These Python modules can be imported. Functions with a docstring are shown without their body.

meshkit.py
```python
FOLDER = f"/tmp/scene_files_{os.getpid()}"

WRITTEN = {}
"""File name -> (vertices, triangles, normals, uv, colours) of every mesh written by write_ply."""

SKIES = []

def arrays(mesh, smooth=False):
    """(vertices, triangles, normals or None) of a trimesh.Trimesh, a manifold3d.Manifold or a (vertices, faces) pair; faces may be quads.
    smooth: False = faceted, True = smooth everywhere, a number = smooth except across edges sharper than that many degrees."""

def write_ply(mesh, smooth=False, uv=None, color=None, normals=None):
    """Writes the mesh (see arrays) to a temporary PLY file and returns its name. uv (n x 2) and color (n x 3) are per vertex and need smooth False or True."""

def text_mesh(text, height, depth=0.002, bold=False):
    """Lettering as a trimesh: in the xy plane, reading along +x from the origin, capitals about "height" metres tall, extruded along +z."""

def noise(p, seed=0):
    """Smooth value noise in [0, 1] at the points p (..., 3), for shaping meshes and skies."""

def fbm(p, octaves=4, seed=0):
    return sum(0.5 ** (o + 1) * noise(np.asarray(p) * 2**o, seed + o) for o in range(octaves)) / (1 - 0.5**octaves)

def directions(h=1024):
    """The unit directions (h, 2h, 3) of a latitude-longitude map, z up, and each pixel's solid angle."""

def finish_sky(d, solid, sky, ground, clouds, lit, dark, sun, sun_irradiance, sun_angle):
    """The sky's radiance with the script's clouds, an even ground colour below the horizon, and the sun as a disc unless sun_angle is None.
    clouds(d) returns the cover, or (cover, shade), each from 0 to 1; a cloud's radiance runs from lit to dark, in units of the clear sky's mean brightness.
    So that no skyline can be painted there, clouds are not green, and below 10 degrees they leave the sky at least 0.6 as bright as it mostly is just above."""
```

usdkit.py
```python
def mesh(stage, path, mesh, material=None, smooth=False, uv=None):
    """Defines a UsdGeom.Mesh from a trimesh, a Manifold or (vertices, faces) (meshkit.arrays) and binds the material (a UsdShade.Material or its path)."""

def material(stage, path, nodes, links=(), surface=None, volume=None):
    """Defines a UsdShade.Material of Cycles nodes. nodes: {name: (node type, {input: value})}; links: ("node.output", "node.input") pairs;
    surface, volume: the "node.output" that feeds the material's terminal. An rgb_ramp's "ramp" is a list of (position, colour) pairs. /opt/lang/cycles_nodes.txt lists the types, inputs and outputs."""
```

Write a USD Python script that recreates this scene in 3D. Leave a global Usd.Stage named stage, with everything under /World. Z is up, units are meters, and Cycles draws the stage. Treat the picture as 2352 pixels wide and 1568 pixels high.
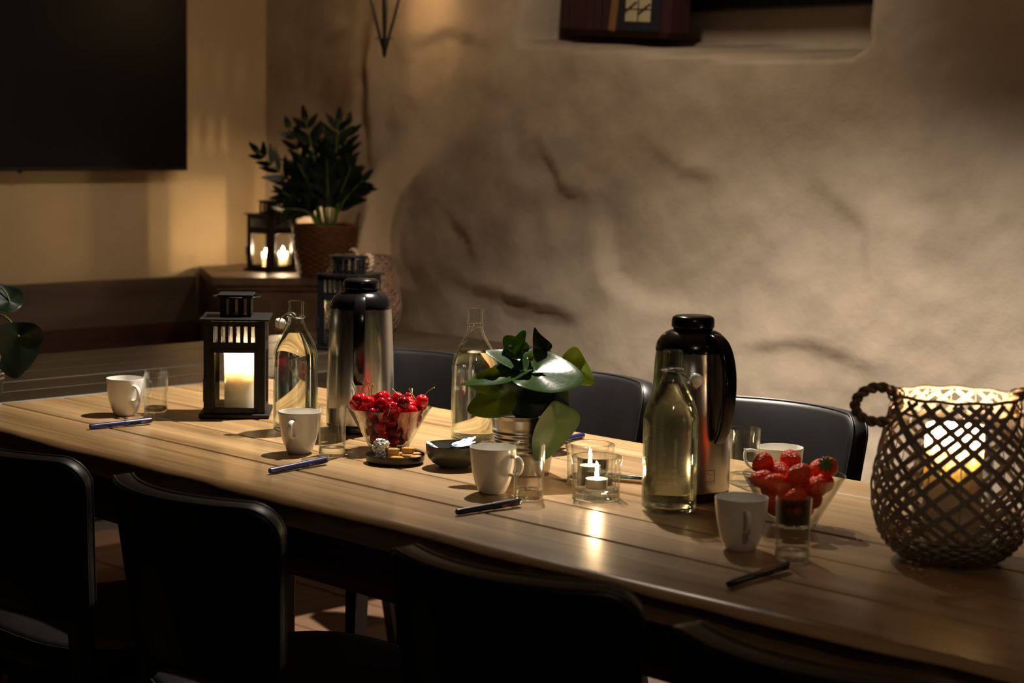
import math, random
import numpy as np, trimesh, usdkit
from meshkit import fbm, noise, text_mesh
from pxr import Usd, UsdGeom, UsdLux, UsdShade, Gf, Sdf, Vt

stage = Usd.Stage.CreateInMemory()
UsdGeom.SetStageUpAxis(stage, 'Z')
UsdGeom.SetStageMetersPerUnit(stage, 1.0)
UsdGeom.Xform.Define(stage, '/World')
UsdGeom.Scope.Define(stage, '/World/Looks')
PI = math.pi

# ------------------------------------------------------------------ camera
RIGHT = np.array([0.7021556, 0.7118058, 0.0176079])
DOWN = np.array([0.0921153, -0.0662893, -0.9935394])
FWD = np.array([-0.7060399, 0.6992412, -0.1121136])
CAM = np.array([0.0, 0.0, 1.38])
cam = UsdGeom.Camera.Define(stage, '/World/camera')
M = Gf.Matrix4d(1)
M.SetRow(0, Gf.Vec4d(*RIGHT, 0)); M.SetRow(1, Gf.Vec4d(*(-DOWN), 0)); M.SetRow(2, Gf.Vec4d(*(-FWD), 0)); M.SetRow(3, Gf.Vec4d(*CAM, 1))
cam.AddTransformOp().Set(M)
cam.CreateHorizontalApertureAttr(36.0)
cam.CreateFocalLengthAttr(66.519)
cam.CreateFStopAttr(4.5)
cam.CreateFocusDistanceAttr(3.62)
cam.CreateClippingRangeAttr((0.05, 100.0))
cam.CreateExposureAttr(1.6)

# ------------------------------------------------------------------ lights
def spot(name, pos, aim, color, inten, radius, angle, soft):
    l = UsdLux.SphereLight.Define(stage, '/World/' + name)
    z = np.asarray(pos, float) - np.asarray(aim, float); z /= np.linalg.norm(z)
    x = np.cross([0, 1, 0], z); x /= np.linalg.norm(x); y = np.cross(z, x)
    m = Gf.Matrix4d(1)
    for i, v in enumerate((x, y, z)): m.SetRow(i, Gf.Vec4d(*v, 0))
    m.SetRow(3, Gf.Vec4d(*pos, 1))
    l.AddTransformOp().Set(m)
    l.CreateRadiusAttr(radius); l.CreateIntensityAttr(inten); l.CreateColorAttr(Gf.Vec3f(*color)); l.CreateNormalizeAttr(True)
    if angle:
        s = UsdLux.ShapingAPI.Apply(l.GetPrim())
        s.CreateShapingConeAngleAttr(angle); s.CreateShapingConeSoftnessAttr(soft)
    return l

spot('table_spot_light', (-3.0, 3.04, 2.26), (-3.03, 3.235, 0.75), (1.0, 0.89, 0.73), 53.0, 0.018, 58, 1.0)
spot('wall_wash_light', (-3.45, 3.7, 2.44), (-4.3, 4.6, 1.20), (1.0, 0.82, 0.60), 3.2, 0.06, 64, 1.0)  # added fill from out of view, evens out the back wall
spot('right_ceiling_light', (-0.3, 1.0, 2.42), (-0.3, 1.0, 0.0), (1.0, 0.84, 0.64), 1.0, 0.08, 0, 1.0)  # weak ambient fill, added to lift the right side of the table
spot('left_ceiling_light', (-3.7, 3.0, 2.35), (-6.05, 3.15, 0.85), (1.0, 0.80, 0.58), 3.9, 0.04, 34, 1.0)  # unseen lamp added to brighten the left wall, cone clear of the tables
SCONCE = 1.5
FLAME = 200.0
CANDLE = 800.0

# ------------------------------------------------------------------ helpers
def c(r, g, b):
    return tuple(((v / 255.0 + 0.055) / 1.055) ** 2.4 if v > 10 else v / 255.0 / 12.92 for v in (r, g, b))

used = {}
def numbered(parent, name):
    k = used.get((parent, name), 0); used[(parent, name)] = k + 1
    return name if k == 0 else f'{name}_{k:03d}'

def tag(p, label=None, cat=None, group=None, kind=None):
    for k, v in (('label', label), ('category', cat), ('group', group), ('kind', kind)):
        if v: p.SetCustomDataByKey(k, v)
    return p

def ops(x, loc, rot, scale=None):
    x.AddTranslateOp().Set(Gf.Vec3d(*[float(v) for v in loc]))
    x.AddRotateXYZOp().Set(Gf.Vec3f(*[float(v) for v in rot]))
    if scale is not None: x.AddScaleOp().Set(Gf.Vec3f(*[float(v) for v in scale]))

def thing(name, label, cat, loc=(0, 0, 0), rotz=0.0, group=None, rot=None, scale=None):
    x = UsdGeom.Xform.Define(stage, '/World/' + numbered('/World', name))
    ops(x, loc, rot if rot is not None else (0, 0, rotz), scale)
    return tag(x.GetPrim(), label, cat, group)

def obj(name, mesh, mat, parent=None, smooth=35, label=None, kind=None):
    base = str(parent.GetPath()) if parent is not None else '/World'
    m = usdkit.mesh(stage, base + '/' + numbered(base, name), mesh, MAT[mat], smooth=smooth)
    return tag(m.GetPrim(), label, None, None, kind)

def dup(src, loc, rotz=0.0, label=None, group=None, rot=None, scale=None):
    d = src.GetCustomData()
    nm = src.GetName()
    if nm[-4] == '_' and nm[-3:].isdigit(): nm = nm[:-4]
    x = UsdGeom.Xform.Define(stage, '/World/' + numbered('/World', nm))
    ops(x, loc, rot if rot is not None else (0, 0, rotz), scale)
    p = x.GetPrim()
    tag(p, label or d['label'], d['category'], group or d.get('group'))
    p.GetReferences().AddInternalReference(src.GetPath()); p.SetInstanceable(True)
    return p

def cat_(ms): return trimesh.util.concatenate([m for m in ms])

def lathe(prof, n=40, closed=False):
    """Solid of revolution about z; profile of (r, z); r = 0 closes on the axis. closed joins the last point to the first."""
    P = [(max(r, 0), z) for r, z in prof]
    ang = np.arange(n) * 2 * PI / n
    v, idx = [], []
    for r, z in P:
        if r < 1e-7: idx.append([len(v)] * n); v.append((0, 0, z))
        else:
            idx.append(list(range(len(v), len(v) + n)))
            v += [(r * math.cos(a), r * math.sin(a), z) for a in ang]
    f, k = [], len(P)
    for i in range(k if closed else k - 1):
        a, b = idx[i], idx[(i + 1) % k]
        for j in range(n):
            j2 = (j + 1) % n
            if a[j] != a[j2]: f.append((a[j], a[j2], b[j]))
            if b[j] != b[j2]: f.append((a[j2], b[j2], b[j]))
    return trimesh.Trimesh(np.array(v, float), np.array(f), process=False)

def box(sx, sy, sz, at=(0, 0, 0), bev=0.0):
    """Box centred at 'at', edges chamfered by bev."""
    h = np.array([sx, sy, sz]) / 2
    if bev <= 0:
        m = trimesh.creation.box([sx, sy, sz])
    else:
        pts = []
        for s in np.ndindex(2, 2, 2):
            sg = np.array(s) * 2 - 1
            for k in range(3):
                q = h - bev; q[k] = h[k]; pts.append(sg * q)
        m = trimesh.convex.convex_hull(np.array(pts))
    m.apply_translation(at); return m

def frame_of(t):
    a = np.cross(t, [0, 0, 1.0]) if abs(t[2]) < 0.9 else np.cross(t, [1.0, 0, 0])
    a /= np.linalg.norm(a); return a, np.cross(t, a)

def tube(pts, r, sides=8, loop=False, caps=True):
    p = np.asarray(pts, float); n = len(p); r = np.broadcast_to(r, (n,))
    t = (np.roll(p, -1, 0) - np.roll(p, 1, 0)) if loop else np.gradient(p, axis=0)
    t /= np.linalg.norm(t, axis=1, keepdims=True) + 1e-12
    a, _ = frame_of(t[0]); A = []
    for i in range(n):
        a = a - t[i] * (a @ t[i]); a /= np.linalg.norm(a) + 1e-12; A.append(a)
    A = np.array(A); B = np.cross(t, A)
    th = np.arange(sides) * 2 * PI / sides
    v = (p[:, None] + r[:, None, None] * (np.cos(th)[None, :, None] * A[:, None] + np.sin(th)[None, :, None] * B[:, None])).reshape(-1, 3)
    f = []
    for i in range(n if loop else n - 1):
        k = (i + 1) % n
        for j in range(sides):
            j2 = (j + 1) % sides
            f += [(i * sides + j, i * sides + j2, k * sides + j2), (i * sides + j, k * sides + j2, k * sides + j)]
    if caps and not loop:
        v = np.vstack([v, p[0], p[-1]]); s = n * sides
        for j in range(sides):
            j2 = (j + 1) % sides
            f += [(s, j2, j), (s + 1, (n - 1) * sides + j, (n - 1) * sides + j2)]
    return trimesh.Trimesh(v, np.array(f), process=False)

def ribbon(P, N, w, th):
    """Flat strip along P with surface normals N, width w, thickness th."""
    P, N = np.asarray(P, float), np.asarray(N, float)
    T = np.gradient(P, axis=0); T /= np.linalg.norm(T, axis=1, keepdims=True)
    Bn = np.cross(T, N); Bn /= np.linalg.norm(Bn, axis=1, keepdims=True)
    w = np.broadcast_to(w, (len(P),))[:, None]
    rows = [P + Bn * w / 2 + N * th / 2, P - Bn * w / 2 + N * th / 2, P - Bn * w / 2 - N * th / 2, P + Bn * w / 2 - N * th / 2]
    v = np.stack(rows, 1).reshape(-1, 3); f = []
    for i in range(len(P) - 1):
        for j in range(4):
            a, b = i * 4 + j, i * 4 + (j + 1) % 4
            f += [(a, b, b + 4), (a, b + 4, a + 4)]
    e = (len(P) - 1) * 4
    f += [(0, 2, 1), (0, 3, 2), (e, e + 1, e + 2), (e, e + 2, e + 3)]
    return trimesh.Trimesh(v, np.array(f), process=False)

def place(m, loc=(0, 0, 0), rotz=0.0, rx=0.0, ry=0.0):
    T = trimesh.transformations
    m = m.copy()
    m.apply_transform(T.rotation_matrix(rx, [1, 0, 0])); m.apply_transform(T.rotation_matrix(ry, [0, 1, 0]))
    m.apply_transform(T.rotation_matrix(rotz, [0, 0, 1])); m.apply_translation(loc); return m

def bezier(a, b, cc, d, n=12):
    t = np.linspace(0, 1, n)[:, None]; a, b, cc, d = map(lambda q: np.asarray(q, float), (a, b, cc, d))
    return (1 - t) ** 3 * a + 3 * (1 - t) ** 2 * t * b + 3 * (1 - t) * t * t * cc + t ** 3 * d

def to_cam(x, y):                       # heading (degrees) from a point of the floor plan towards the camera
    return math.degrees(math.atan2(-y, -x))

# ------------------------------------------------------------------ materials
MAT = {}
def mat(name, nodes, links, surface='p.BSDF', volume=None):
    MAT[name] = usdkit.material(stage, '/World/Looks/' + name, nodes, links, surface=surface, volume=volume)

def plain(name, col, rough=0.5, **kw):
    mat(name, {'p': ('principled_bsdf', dict(base_color=col, roughness=rough, **kw))}, [])

def bumpy(name, col_a, col_b, scale, rough=0.6, bump=0.3, dist=0.002, detail=4, stretch=(1, 1, 1), bscale=None, **kw):
    mat(name, {'g': ('texture_coordinate', {}), 'm': ('mapping', {'scale': stretch}),
               'n': ('noise_texture', {'scale': scale, 'detail': float(detail), 'roughness': 0.6}),
               'nb': ('noise_texture', {'scale': bscale or scale, 'detail': 5.0, 'roughness': 0.65}),
               'r': ('rgb_ramp', {'ramp': [(0.3, col_a), (0.7, col_b)]}),
               'b': ('bump', {'strength': bump, 'distance': dist}),
               'p': ('principled_bsdf', dict(roughness=rough, **kw))},
        [('g.object', 'm.vector'), ('m.vector', 'n.vector'), ('m.vector', 'nb.vector'), ('n.fac', 'r.fac'), ('r.color', 'p.base_color'), ('nb.fac', 'b.height'), ('b.normal', 'p.normal')])

def wood(name, dark, mid, light, axis, rough, coat=0.0, knots=True):
    """Long grain along axis (0 x, 1 y, 2 z), in object coordinates, a different part of the pattern for every board."""
    s = [9.0, 9.0, 9.0]; s[axis] = 0.55
    s2 = [60.0, 60.0, 60.0]; s2[axis] = 1.3
    sk = [11.0, 11.0, 11.0]; sk[axis] = 2.6
    n = {'g': ('texture_coordinate', {}), 'o': ('object_info', {}), 'off': ('vector_math', {'math_type': 'add'}),
         'cv': ('combine_xyz', {}), 'k': ('math', {'math_type': 'multiply', 'value2': 37.0}),
         'm1': ('mapping', {'scale': s}), 'm2': ('mapping', {'scale': s2}), 'm3': ('mapping', {'scale': sk}),
         'n1': ('noise_texture', {'scale': 1.0, 'detail': 5.0, 'roughness': 0.6, 'distortion': 0.8}),
         'n2': ('noise_texture', {'scale': 1.0, 'detail': 4.0, 'roughness': 0.7, 'distortion': 0.4}),
         'n3': ('noise_texture', {'scale': 1.0, 'detail': 2.0}),
         'ad': ('math', {'math_type': 'multiply_add', 'value2': 0.45}),
         'r': ('rgb_ramp', {'ramp': [(0.28, dark), (0.5, mid), (0.75, light)]}),
         'v': ('voronoi_texture', {'scale': 0.33, 'feature': 'f1'}),
         'kr': ('rgb_ramp', {'ramp': [(0.0, (0.12, 0.12, 0.12)), (0.045, (0.35, 0.33, 0.3)), (0.1, (1, 1, 1))]}),
         'mx': ('mix_color', {'blend_type': 'multiply', 'fac': 0.9 if knots else 0.0}),
         'hr': ('map_range', {'from_min': 0.0, 'from_max': 1.0, 'to_min': rough - 0.07, 'to_max': rough + 0.12}),
         'b': ('bump', {'strength': 0.25, 'distance': 0.0012}),
         'p': ('principled_bsdf', {'specular_ior_level': 0.5, 'coat_weight': coat, 'coat_roughness': 0.18})}
    l = [('o.random', 'k.value1'), ('k.value', 'cv.x'), ('k.value', 'cv.y'), ('k.value', 'cv.z'), ('g.object', 'off.vector1'), ('cv.vector', 'off.vector2'),
         ('off.vector', 'm1.vector'), ('off.vector', 'm2.vector'), ('off.vector', 'm3.vector'),
         ('m1.vector', 'n1.vector'), ('m2.vector', 'n2.vector'), ('m3.vector', 'v.vector'), ('m1.vector', 'n3.vector'),
         ('n2.fac', 'ad.value1'), ('n1.fac', 'ad.value3'), ('ad.value', 'sub.value1'), ('sub.value', 'r.fac'),
         ('r.color', 'mx.a'), ('v.distance', 'kr.fac'), ('kr.color', 'mx.b'), ('mx.result', 'p.base_color'),
         ('n3.fac', 'hr.value'), ('hr.result', 'p.roughness'), ('n2.fac', 'b.height'), ('b.normal', 'p.normal')]
    n['sub'] = ('math', {'math_type': 'subtract', 'value2': 0.22})
    mat(name, n, l)

def clear(name, tint, edge=(0.9, 0.95, 0.9), power=3.0, base=0.045, gain=0.75, rough=0.02):
    """Thin clear glass: see-through, with a reflection that grows towards grazing angles."""
    dim = lambda k: tuple(v * k for v in tint)
    mat(name, {'t': ('transparent_bsdf', {}), 'tc': ('rgb_ramp', {'ramp': [(0.0, tint), (0.62, tint), (0.86, dim(0.86)), (1.0, dim(0.45))]}), 'g': ('glossy_bsdf', {'color': edge, 'roughness': rough}),
               'w': ('layer_weight', {'blend': 0.5}), 'pw': ('math', {'math_type': 'power', 'value2': power}),
               'ma': ('math', {'math_type': 'multiply_add', 'value2': gain, 'value3': base, 'use_clamp': True}), 'x': ('mix_closure', {})},
        [('w.facing', 'tc.fac'), ('tc.color', 't.color'), ('w.facing', 'pw.value1'), ('pw.value', 'ma.value1'), ('ma.value', 'x.fac'), ('t.BSDF', 'x.closure1'), ('g.BSDF', 'x.closure2')], surface='x.closure')

# plaster
mat('plaster', {'g': ('geometry', {}), 'n': ('noise_texture', {'scale': 2.2, 'detail': 6.0, 'roughness': 0.6}), 'n2': ('noise_texture', {'scale': 26.0, 'detail': 6.0, 'roughness': 0.65}),
                'n3': ('noise_texture', {'scale': 7.0, 'detail': 4.0, 'roughness': 0.55}),
                'r': ('rgb_ramp', {'ramp': [(0.3, c(158, 143, 126)), (0.55, c(180, 164, 146)), (0.75, c(192, 176, 158))]}),
                'a': ('math', {'math_type': 'multiply_add', 'value2': 1.6}), 'b': ('bump', {'strength': 0.3, 'distance': 0.012}), 'p': ('principled_bsdf', {'roughness': 0.9, 'specular_ior_level': 0.2})},
    [('g.position', 'n.vector'), ('g.position', 'n2.vector'), ('g.position', 'n3.vector'), ('n.fac', 'r.fac'), ('r.color', 'p.base_color'), ('n3.fac', 'a.value1'), ('n2.fac', 'a.value3'), ('a.value', 'b.height'), ('b.normal', 'p.normal')])
bumpy('smooth_plaster', c(186, 164, 128), c(194, 172, 136), 3.0, 0.85, 0.15, 0.004, bscale=40, specular_ior_level=0.2)
bumpy('ceiling_paint', c(150, 138, 120), c(158, 146, 128), 3.0, 0.9, 0.1, 0.004)
bumpy('dark_wall', c(60, 52, 44), c(70, 60, 50), 3.0, 0.9, 0.1, 0.004)
bumpy('terracotta', c(104, 76, 58), c(124, 94, 72), 6.0, 0.6, 0.3, 0.003, bscale=30)
bumpy('grout', c(70, 60, 52), c(84, 72, 62), 20, 0.9)
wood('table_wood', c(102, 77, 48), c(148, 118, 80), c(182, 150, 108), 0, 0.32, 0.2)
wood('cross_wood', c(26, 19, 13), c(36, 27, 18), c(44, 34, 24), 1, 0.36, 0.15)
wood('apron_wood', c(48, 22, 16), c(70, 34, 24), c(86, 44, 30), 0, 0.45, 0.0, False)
wood('bench_wood', c(58, 46, 36), c(78, 62, 48), c(92, 74, 58), 1, 0.5, 0.0, False)
wood('rail_wood', c(44, 20, 16), c(62, 28, 22), c(74, 36, 28), 1, 0.5, 0.0, False)
wood('cabinet_wood', c(70, 50, 32), c(96, 70, 46), c(116, 86, 58), 2, 0.5, 0.0, False)
wood('frame_wood', c(18, 13, 11), c(26, 19, 16), c(34, 25, 20), 0, 0.5, 0.0, False)
wood('chair_wood', c(20, 12, 9), c(30, 18, 13), c(38, 24, 17), 2, 0.45, 0.0, False)
bumpy('leather', c(14, 13, 14), c(19, 18, 19), 12, 0.43, 0.14, 0.0007, bscale=520, specular_ior_level=0.5)
plain('piping', c(34, 33, 34), 0.4)
plain('porcelain', c(232, 228, 220), 0.12, specular_ior_level=0.55, coat_weight=0.3)
plain('stopper_white', c(236, 232, 222), 0.2)
plain('rubber_ring', c(150, 110, 66), 0.6)
plain('black_plastic', c(14, 14, 16), 0.16, specular_ior_level=0.55)
mat('brushed_steel', {'g': ('texture_coordinate', {}), 'm': ('mapping', {'scale': (90, 90, 1.5)}), 'n': ('noise_texture', {'scale': 3.0, 'detail': 3.0}), 'h': ('map_range', {'to_min': 0.17, 'to_max': 0.30}),
                      'p': ('principled_bsdf', {'base_color': c(205, 203, 198), 'metallic': 1.0})}, [('g.object', 'm.vector'), ('m.vector', 'n.vector'), ('n.fac', 'h.value'), ('h.result', 'p.roughness')])
plain('chrome', c(215, 214, 212), 0.08, metallic=1.0)
plain('wire', c(170, 168, 160), 0.22, metallic=1.0)
bumpy('zinc', c(168, 164, 156), c(196, 192, 184), 18, 0.30, 0.05, 0.001, metallic=1.0)
plain('label_print', c(168, 165, 158), 0.45, metallic=0.9)
plain('black_metal', c(11, 11, 12), 0.45, specular_ior_level=0.35)
plain('iron_wire', c(24, 24, 22), 0.5)
clear('glass', (0.988, 0.99, 0.982), power=2.6, base=0.04, gain=0.9, rough=0.02)
clear('pane', (0.97, 0.98, 0.97), power=4.0, base=0.04, gain=0.6)
clear('bottle_glass', (0.98, 0.99, 0.97), edge=(0.85, 0.95, 0.85), power=2.6, gain=0.7)
clear('bowl_glass', (0.975, 0.98, 0.968), power=2.6, gain=0.85, base=0.045)
clear('window_glass', (0.8, 0.82, 0.8), power=3.0, base=0.06, gain=0.8)
mat('solid_glass', {'g': ('glass_bsdf', {'color': (0.97, 0.985, 0.97), 'roughness': 0.0, 'IOR': 1.5}), 't': ('transparent_bsdf', {'color': (0.95, 0.96, 0.95)}), 'x': ('mix_closure', {'fac': 0.15})},
    [('g.BSDF', 'x.closure1'), ('t.BSDF', 'x.closure2')], surface='x.closure')
mat('water', {'g': ('glass_bsdf', {'color': (0.985, 0.99, 0.965), 'roughness': 0.0, 'IOR': 1.36})}, [], surface='g.BSDF')
mat('condensation', {'gc': ('texture_coordinate', {}), 'n': ('noise_texture', {'scale': 160.0, 'detail': 3.0}), 'r': ('map_range', {'from_min': 0.42, 'from_max': 0.72, 'to_min': 0.06, 'to_max': 0.30, 'clamp': True}),
                     't': ('transparent_bsdf', {'color': (0.97, 0.98, 0.94)}), 'd': ('principled_bsdf', {'base_color': c(176, 170, 140), 'roughness': 0.35}), 'x': ('mix_closure', {})},
    [('gc.object', 'n.vector'), ('n.fac', 'r.value'), ('r.result', 'x.fac'), ('t.BSDF', 'x.closure1'), ('d.BSDF', 'x.closure2')], surface='x.closure')
mat('wax', {'p': ('principled_bsdf', {'base_color': c(250, 238, 214), 'roughness': 0.45, 'subsurface_method': 'burley', 'subsurface_weight': 1.0, 'subsurface_scale': 0.055, 'subsurface_radius': (1.0, 0.88, 0.74)})}, [])
plain('wick', c(20, 16, 12), 0.9)
mat('flame', {'e': ('emission', {'color': (1.0, 0.66, 0.34), 'strength': FLAME})}, [], surface='e.emission')
mat('candle_flame', {'e': ('emission', {'color': (1.0, 0.69, 0.40), 'strength': CANDLE})}, [], surface='e.emission')
mat('bulb', {'e': ('emission', {'color': (1.0, 0.60, 0.26), 'strength': SCONCE * 30})}, [], surface='e.emission')
plain('tin', c(200, 198, 194), 0.25, metallic=1.0)
def leafmat(name, a, b, rough, trans):
    mat(name, {'g': ('texture_coordinate', {}), 'n': ('noise_texture', {'scale': 30.0, 'detail': 4.0}), 'nb': ('noise_texture', {'scale': 120.0, 'detail': 3.0}), 'r': ('rgb_ramp', {'ramp': [(0.3, a), (0.7, b)]}), 'b': ('bump', {'strength': 0.18, 'distance': 0.001}),
               'p': ('principled_bsdf', {'roughness': rough, 'specular_ior_level': 0.5}), 't': ('translucent_bsdf', {'color': trans}), 'x': ('mix_closure', {'fac': 0.3})},
        [('g.object', 'n.vector'), ('g.object', 'nb.vector'), ('n.fac', 'r.fac'), ('r.color', 'p.base_color'), ('nb.fac', 'b.height'), ('b.normal', 'p.normal'), ('p.BSDF', 'x.closure1'), ('t.BSDF', 'x.closure2')], surface='x.closure')
leafmat('leaf', c(38, 66, 26), c(54, 84, 34), 0.2, c(120, 150, 40))
leafmat('young_leaf', c(96, 124, 36), c(120, 142, 46), 0.34, c(170, 180, 60))
leafmat('glossy_leaf', c(38, 66, 26), c(54, 84, 34), 0.17, c(120, 150, 40))
leafmat('deep_leaf', c(26, 48, 18), c(40, 62, 24), 0.3, c(40, 56, 18))
leafmat('dark_leaf', c(14, 32, 17), c(22, 42, 22), 0.4, c(28, 50, 18))
plain('stem', c(96, 120, 52), 0.5)
bumpy('soil', c(26, 18, 14), c(40, 29, 22), 90, 0.95, 0.8, 0.004)
mat('cherry_skin', {'o': ('object_info', {}), 'r': ('rgb_ramp', {'ramp': [(0.0, c(92, 4, 14)), (0.5, c(150, 8, 22)), (1.0, c(192, 14, 26))]}),
                    'p': ('principled_bsdf', {'roughness': 0.13, 'specular_ior_level': 0.55, 'subsurface_weight': 0.15, 'subsurface_scale': 0.004, 'subsurface_radius': (1.0, 0.2, 0.1)})}, [('o.random', 'r.fac'), ('r.color', 'p.base_color')])
plain('cherry_stem', c(142, 146, 70), 0.5)
plain('stem_tip', c(90, 62, 36), 0.7)
mat('strawberry_skin', {'g': ('texture_coordinate', {}), 'v': ('voronoi_texture', {'scale': 230.0}), 'rc': ('rgb_ramp', {'ramp': [(0.0, c(214, 160, 70)), (0.10, c(222, 130, 50)), (0.18, c(236, 84, 30)), (1.0, c(230, 52, 18))]}),
                        'rb': ('rgb_ramp', {'ramp': [(0.0, (0.6, 0.6, 0.6)), (0.12, (0.5, 0.5, 0.5)), (0.3, (0, 0, 0)), (0.7, (1, 1, 1))]}), 'b': ('bump', {'strength': 0.6, 'distance': 0.0016}),
                        'p': ('principled_bsdf', {'roughness': 0.42, 'specular_ior_level': 0.35, 'subsurface_weight': 0.12, 'subsurface_scale': 0.004, 'subsurface_radius': (1.0, 0.25, 0.1)})},
    [('g.object', 'v.vector'), ('v.distance', 'rc.fac'), ('rc.color', 'p.base_color'), ('v.distance', 'rb.fac'), ('rb.color', 'b.height'), ('b.normal', 'p.normal')])
plain('calyx', c(92, 124, 50), 0.55)
bumpy('toffee_wrapper', c(192, 140, 74), c(220, 174, 108), 60, 0.28, 0.3, 0.001)
bumpy('toffee_side', c(146, 98, 46), c(170, 120, 62), 60, 0.3, 0.3, 0.001)
bumpy('silver_foil', c(214, 222, 216), c(235, 240, 236), 40, 0.3, 0.5, 0.002, metallic=0.5)
plain('green_foil', c(52, 120, 92), 0.3)
plain('slate_ceramic', c(24, 24, 22), 0.28)
plain('green_grey_ceramic', c(62, 64, 50), 0.34)
mat('milk_lid', {'g': ('texture_coordinate', {}), 'n': ('noise_texture', {'scale': 70.0, 'detail': 1.5}), 'r': ('rgb_ramp', {'ramp': [(0.0, c(238, 240, 244)), (0.56, c(238, 240, 244)), (0.585, c(40, 96, 196)), (1.0, c(30, 80, 180))]}), 'p': ('principled_bsdf', {'roughness': 0.3})},
    [('g.object', 'n.vector'), ('n.fac', 'r.fac'), ('r.color', 'p.base_color')])
plain('milk_cup', c(34, 30, 30), 0.4)
mat('sachet_paper', {'g': ('texture_coordinate', {}), 'm': ('mapping', {'scale': (1, 1, 1)}), 'n': ('noise_texture', {'scale': 110.0, 'detail': 1.0}), 'r': ('rgb_ramp', {'ramp': [(0.0, c(236, 236, 240)), (0.6, c(236, 236, 240)), (0.64, c(70, 90, 170)), (1.0, c(60, 80, 160))]}), 'p': ('principled_bsdf', {'roughness': 0.5})},
    [('g.object', 'n.vector'), ('n.fac', 'r.fac'), ('r.color', 'p.base_color')])
bumpy('wicker', c(120, 106, 92), c(150, 134, 116), 30, 0.6, 0.4, 0.001, stretch=(1, 1, 1))
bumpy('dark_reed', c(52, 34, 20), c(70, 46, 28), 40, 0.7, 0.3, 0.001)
bumpy('brown_wicker', c(96, 58, 30), c(128, 82, 46), 40, 0.6, 0.4, 0.001)
bumpy('rope', c(104, 84, 62), c(132, 108, 82), 60, 0.8, 0.5, 0.001)
plain('navy_plastic', c(30, 38, 92), 0.3)
plain('ink_plastic', c(16, 18, 36), 0.35)
plain('tv_screen', c(5, 5, 9), 0.4, specular_ior_level=0.25)
plain('tv_bezel', c(8, 8, 9), 0.35)
mat('red_cloth', {'g': ('texture_coordinate', {}), 'w': ('wave_texture', {'scale': 26.0, 'distortion': 2.0, 'bands_direction': 'x'}), 'r': ('rgb_ramp', {'ramp': [(0.0, c(36, 9, 11)), (1.0, c(56, 16, 17))]}), 'b': ('bump', {'strength': 0.5, 'distance': 0.004}), 'p': ('principled_bsdf', {'roughness': 0.9})},
    [('g.object', 'w.vector'), ('w.fac', 'r.fac'), ('r.color', 'p.base_color'), ('w.fac', 'b.height'), ('b.normal', 'p.normal')])
plain('red_border', c(46, 12, 16), 0.9)
plain('navy_cloth', c(16, 18, 32), 0.9)
plain('cream_cloth', c(176, 164, 130), 0.9)
plain('tan_cloth', c(120, 82, 48), 0.9)
plain('grey_print', c(92, 90, 86), 0.6)

# ------------------------------------------------------------------ room
def structure(name, mesh, m, smooth=False, parent=None, label=None):
    return obj(name, mesh, m, parent, smooth, label, 'structure' if parent is None else None)

XL, YW, XR, YB, HC = -6.05, 4.60, 1.4, -1.6, 2.52

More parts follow.
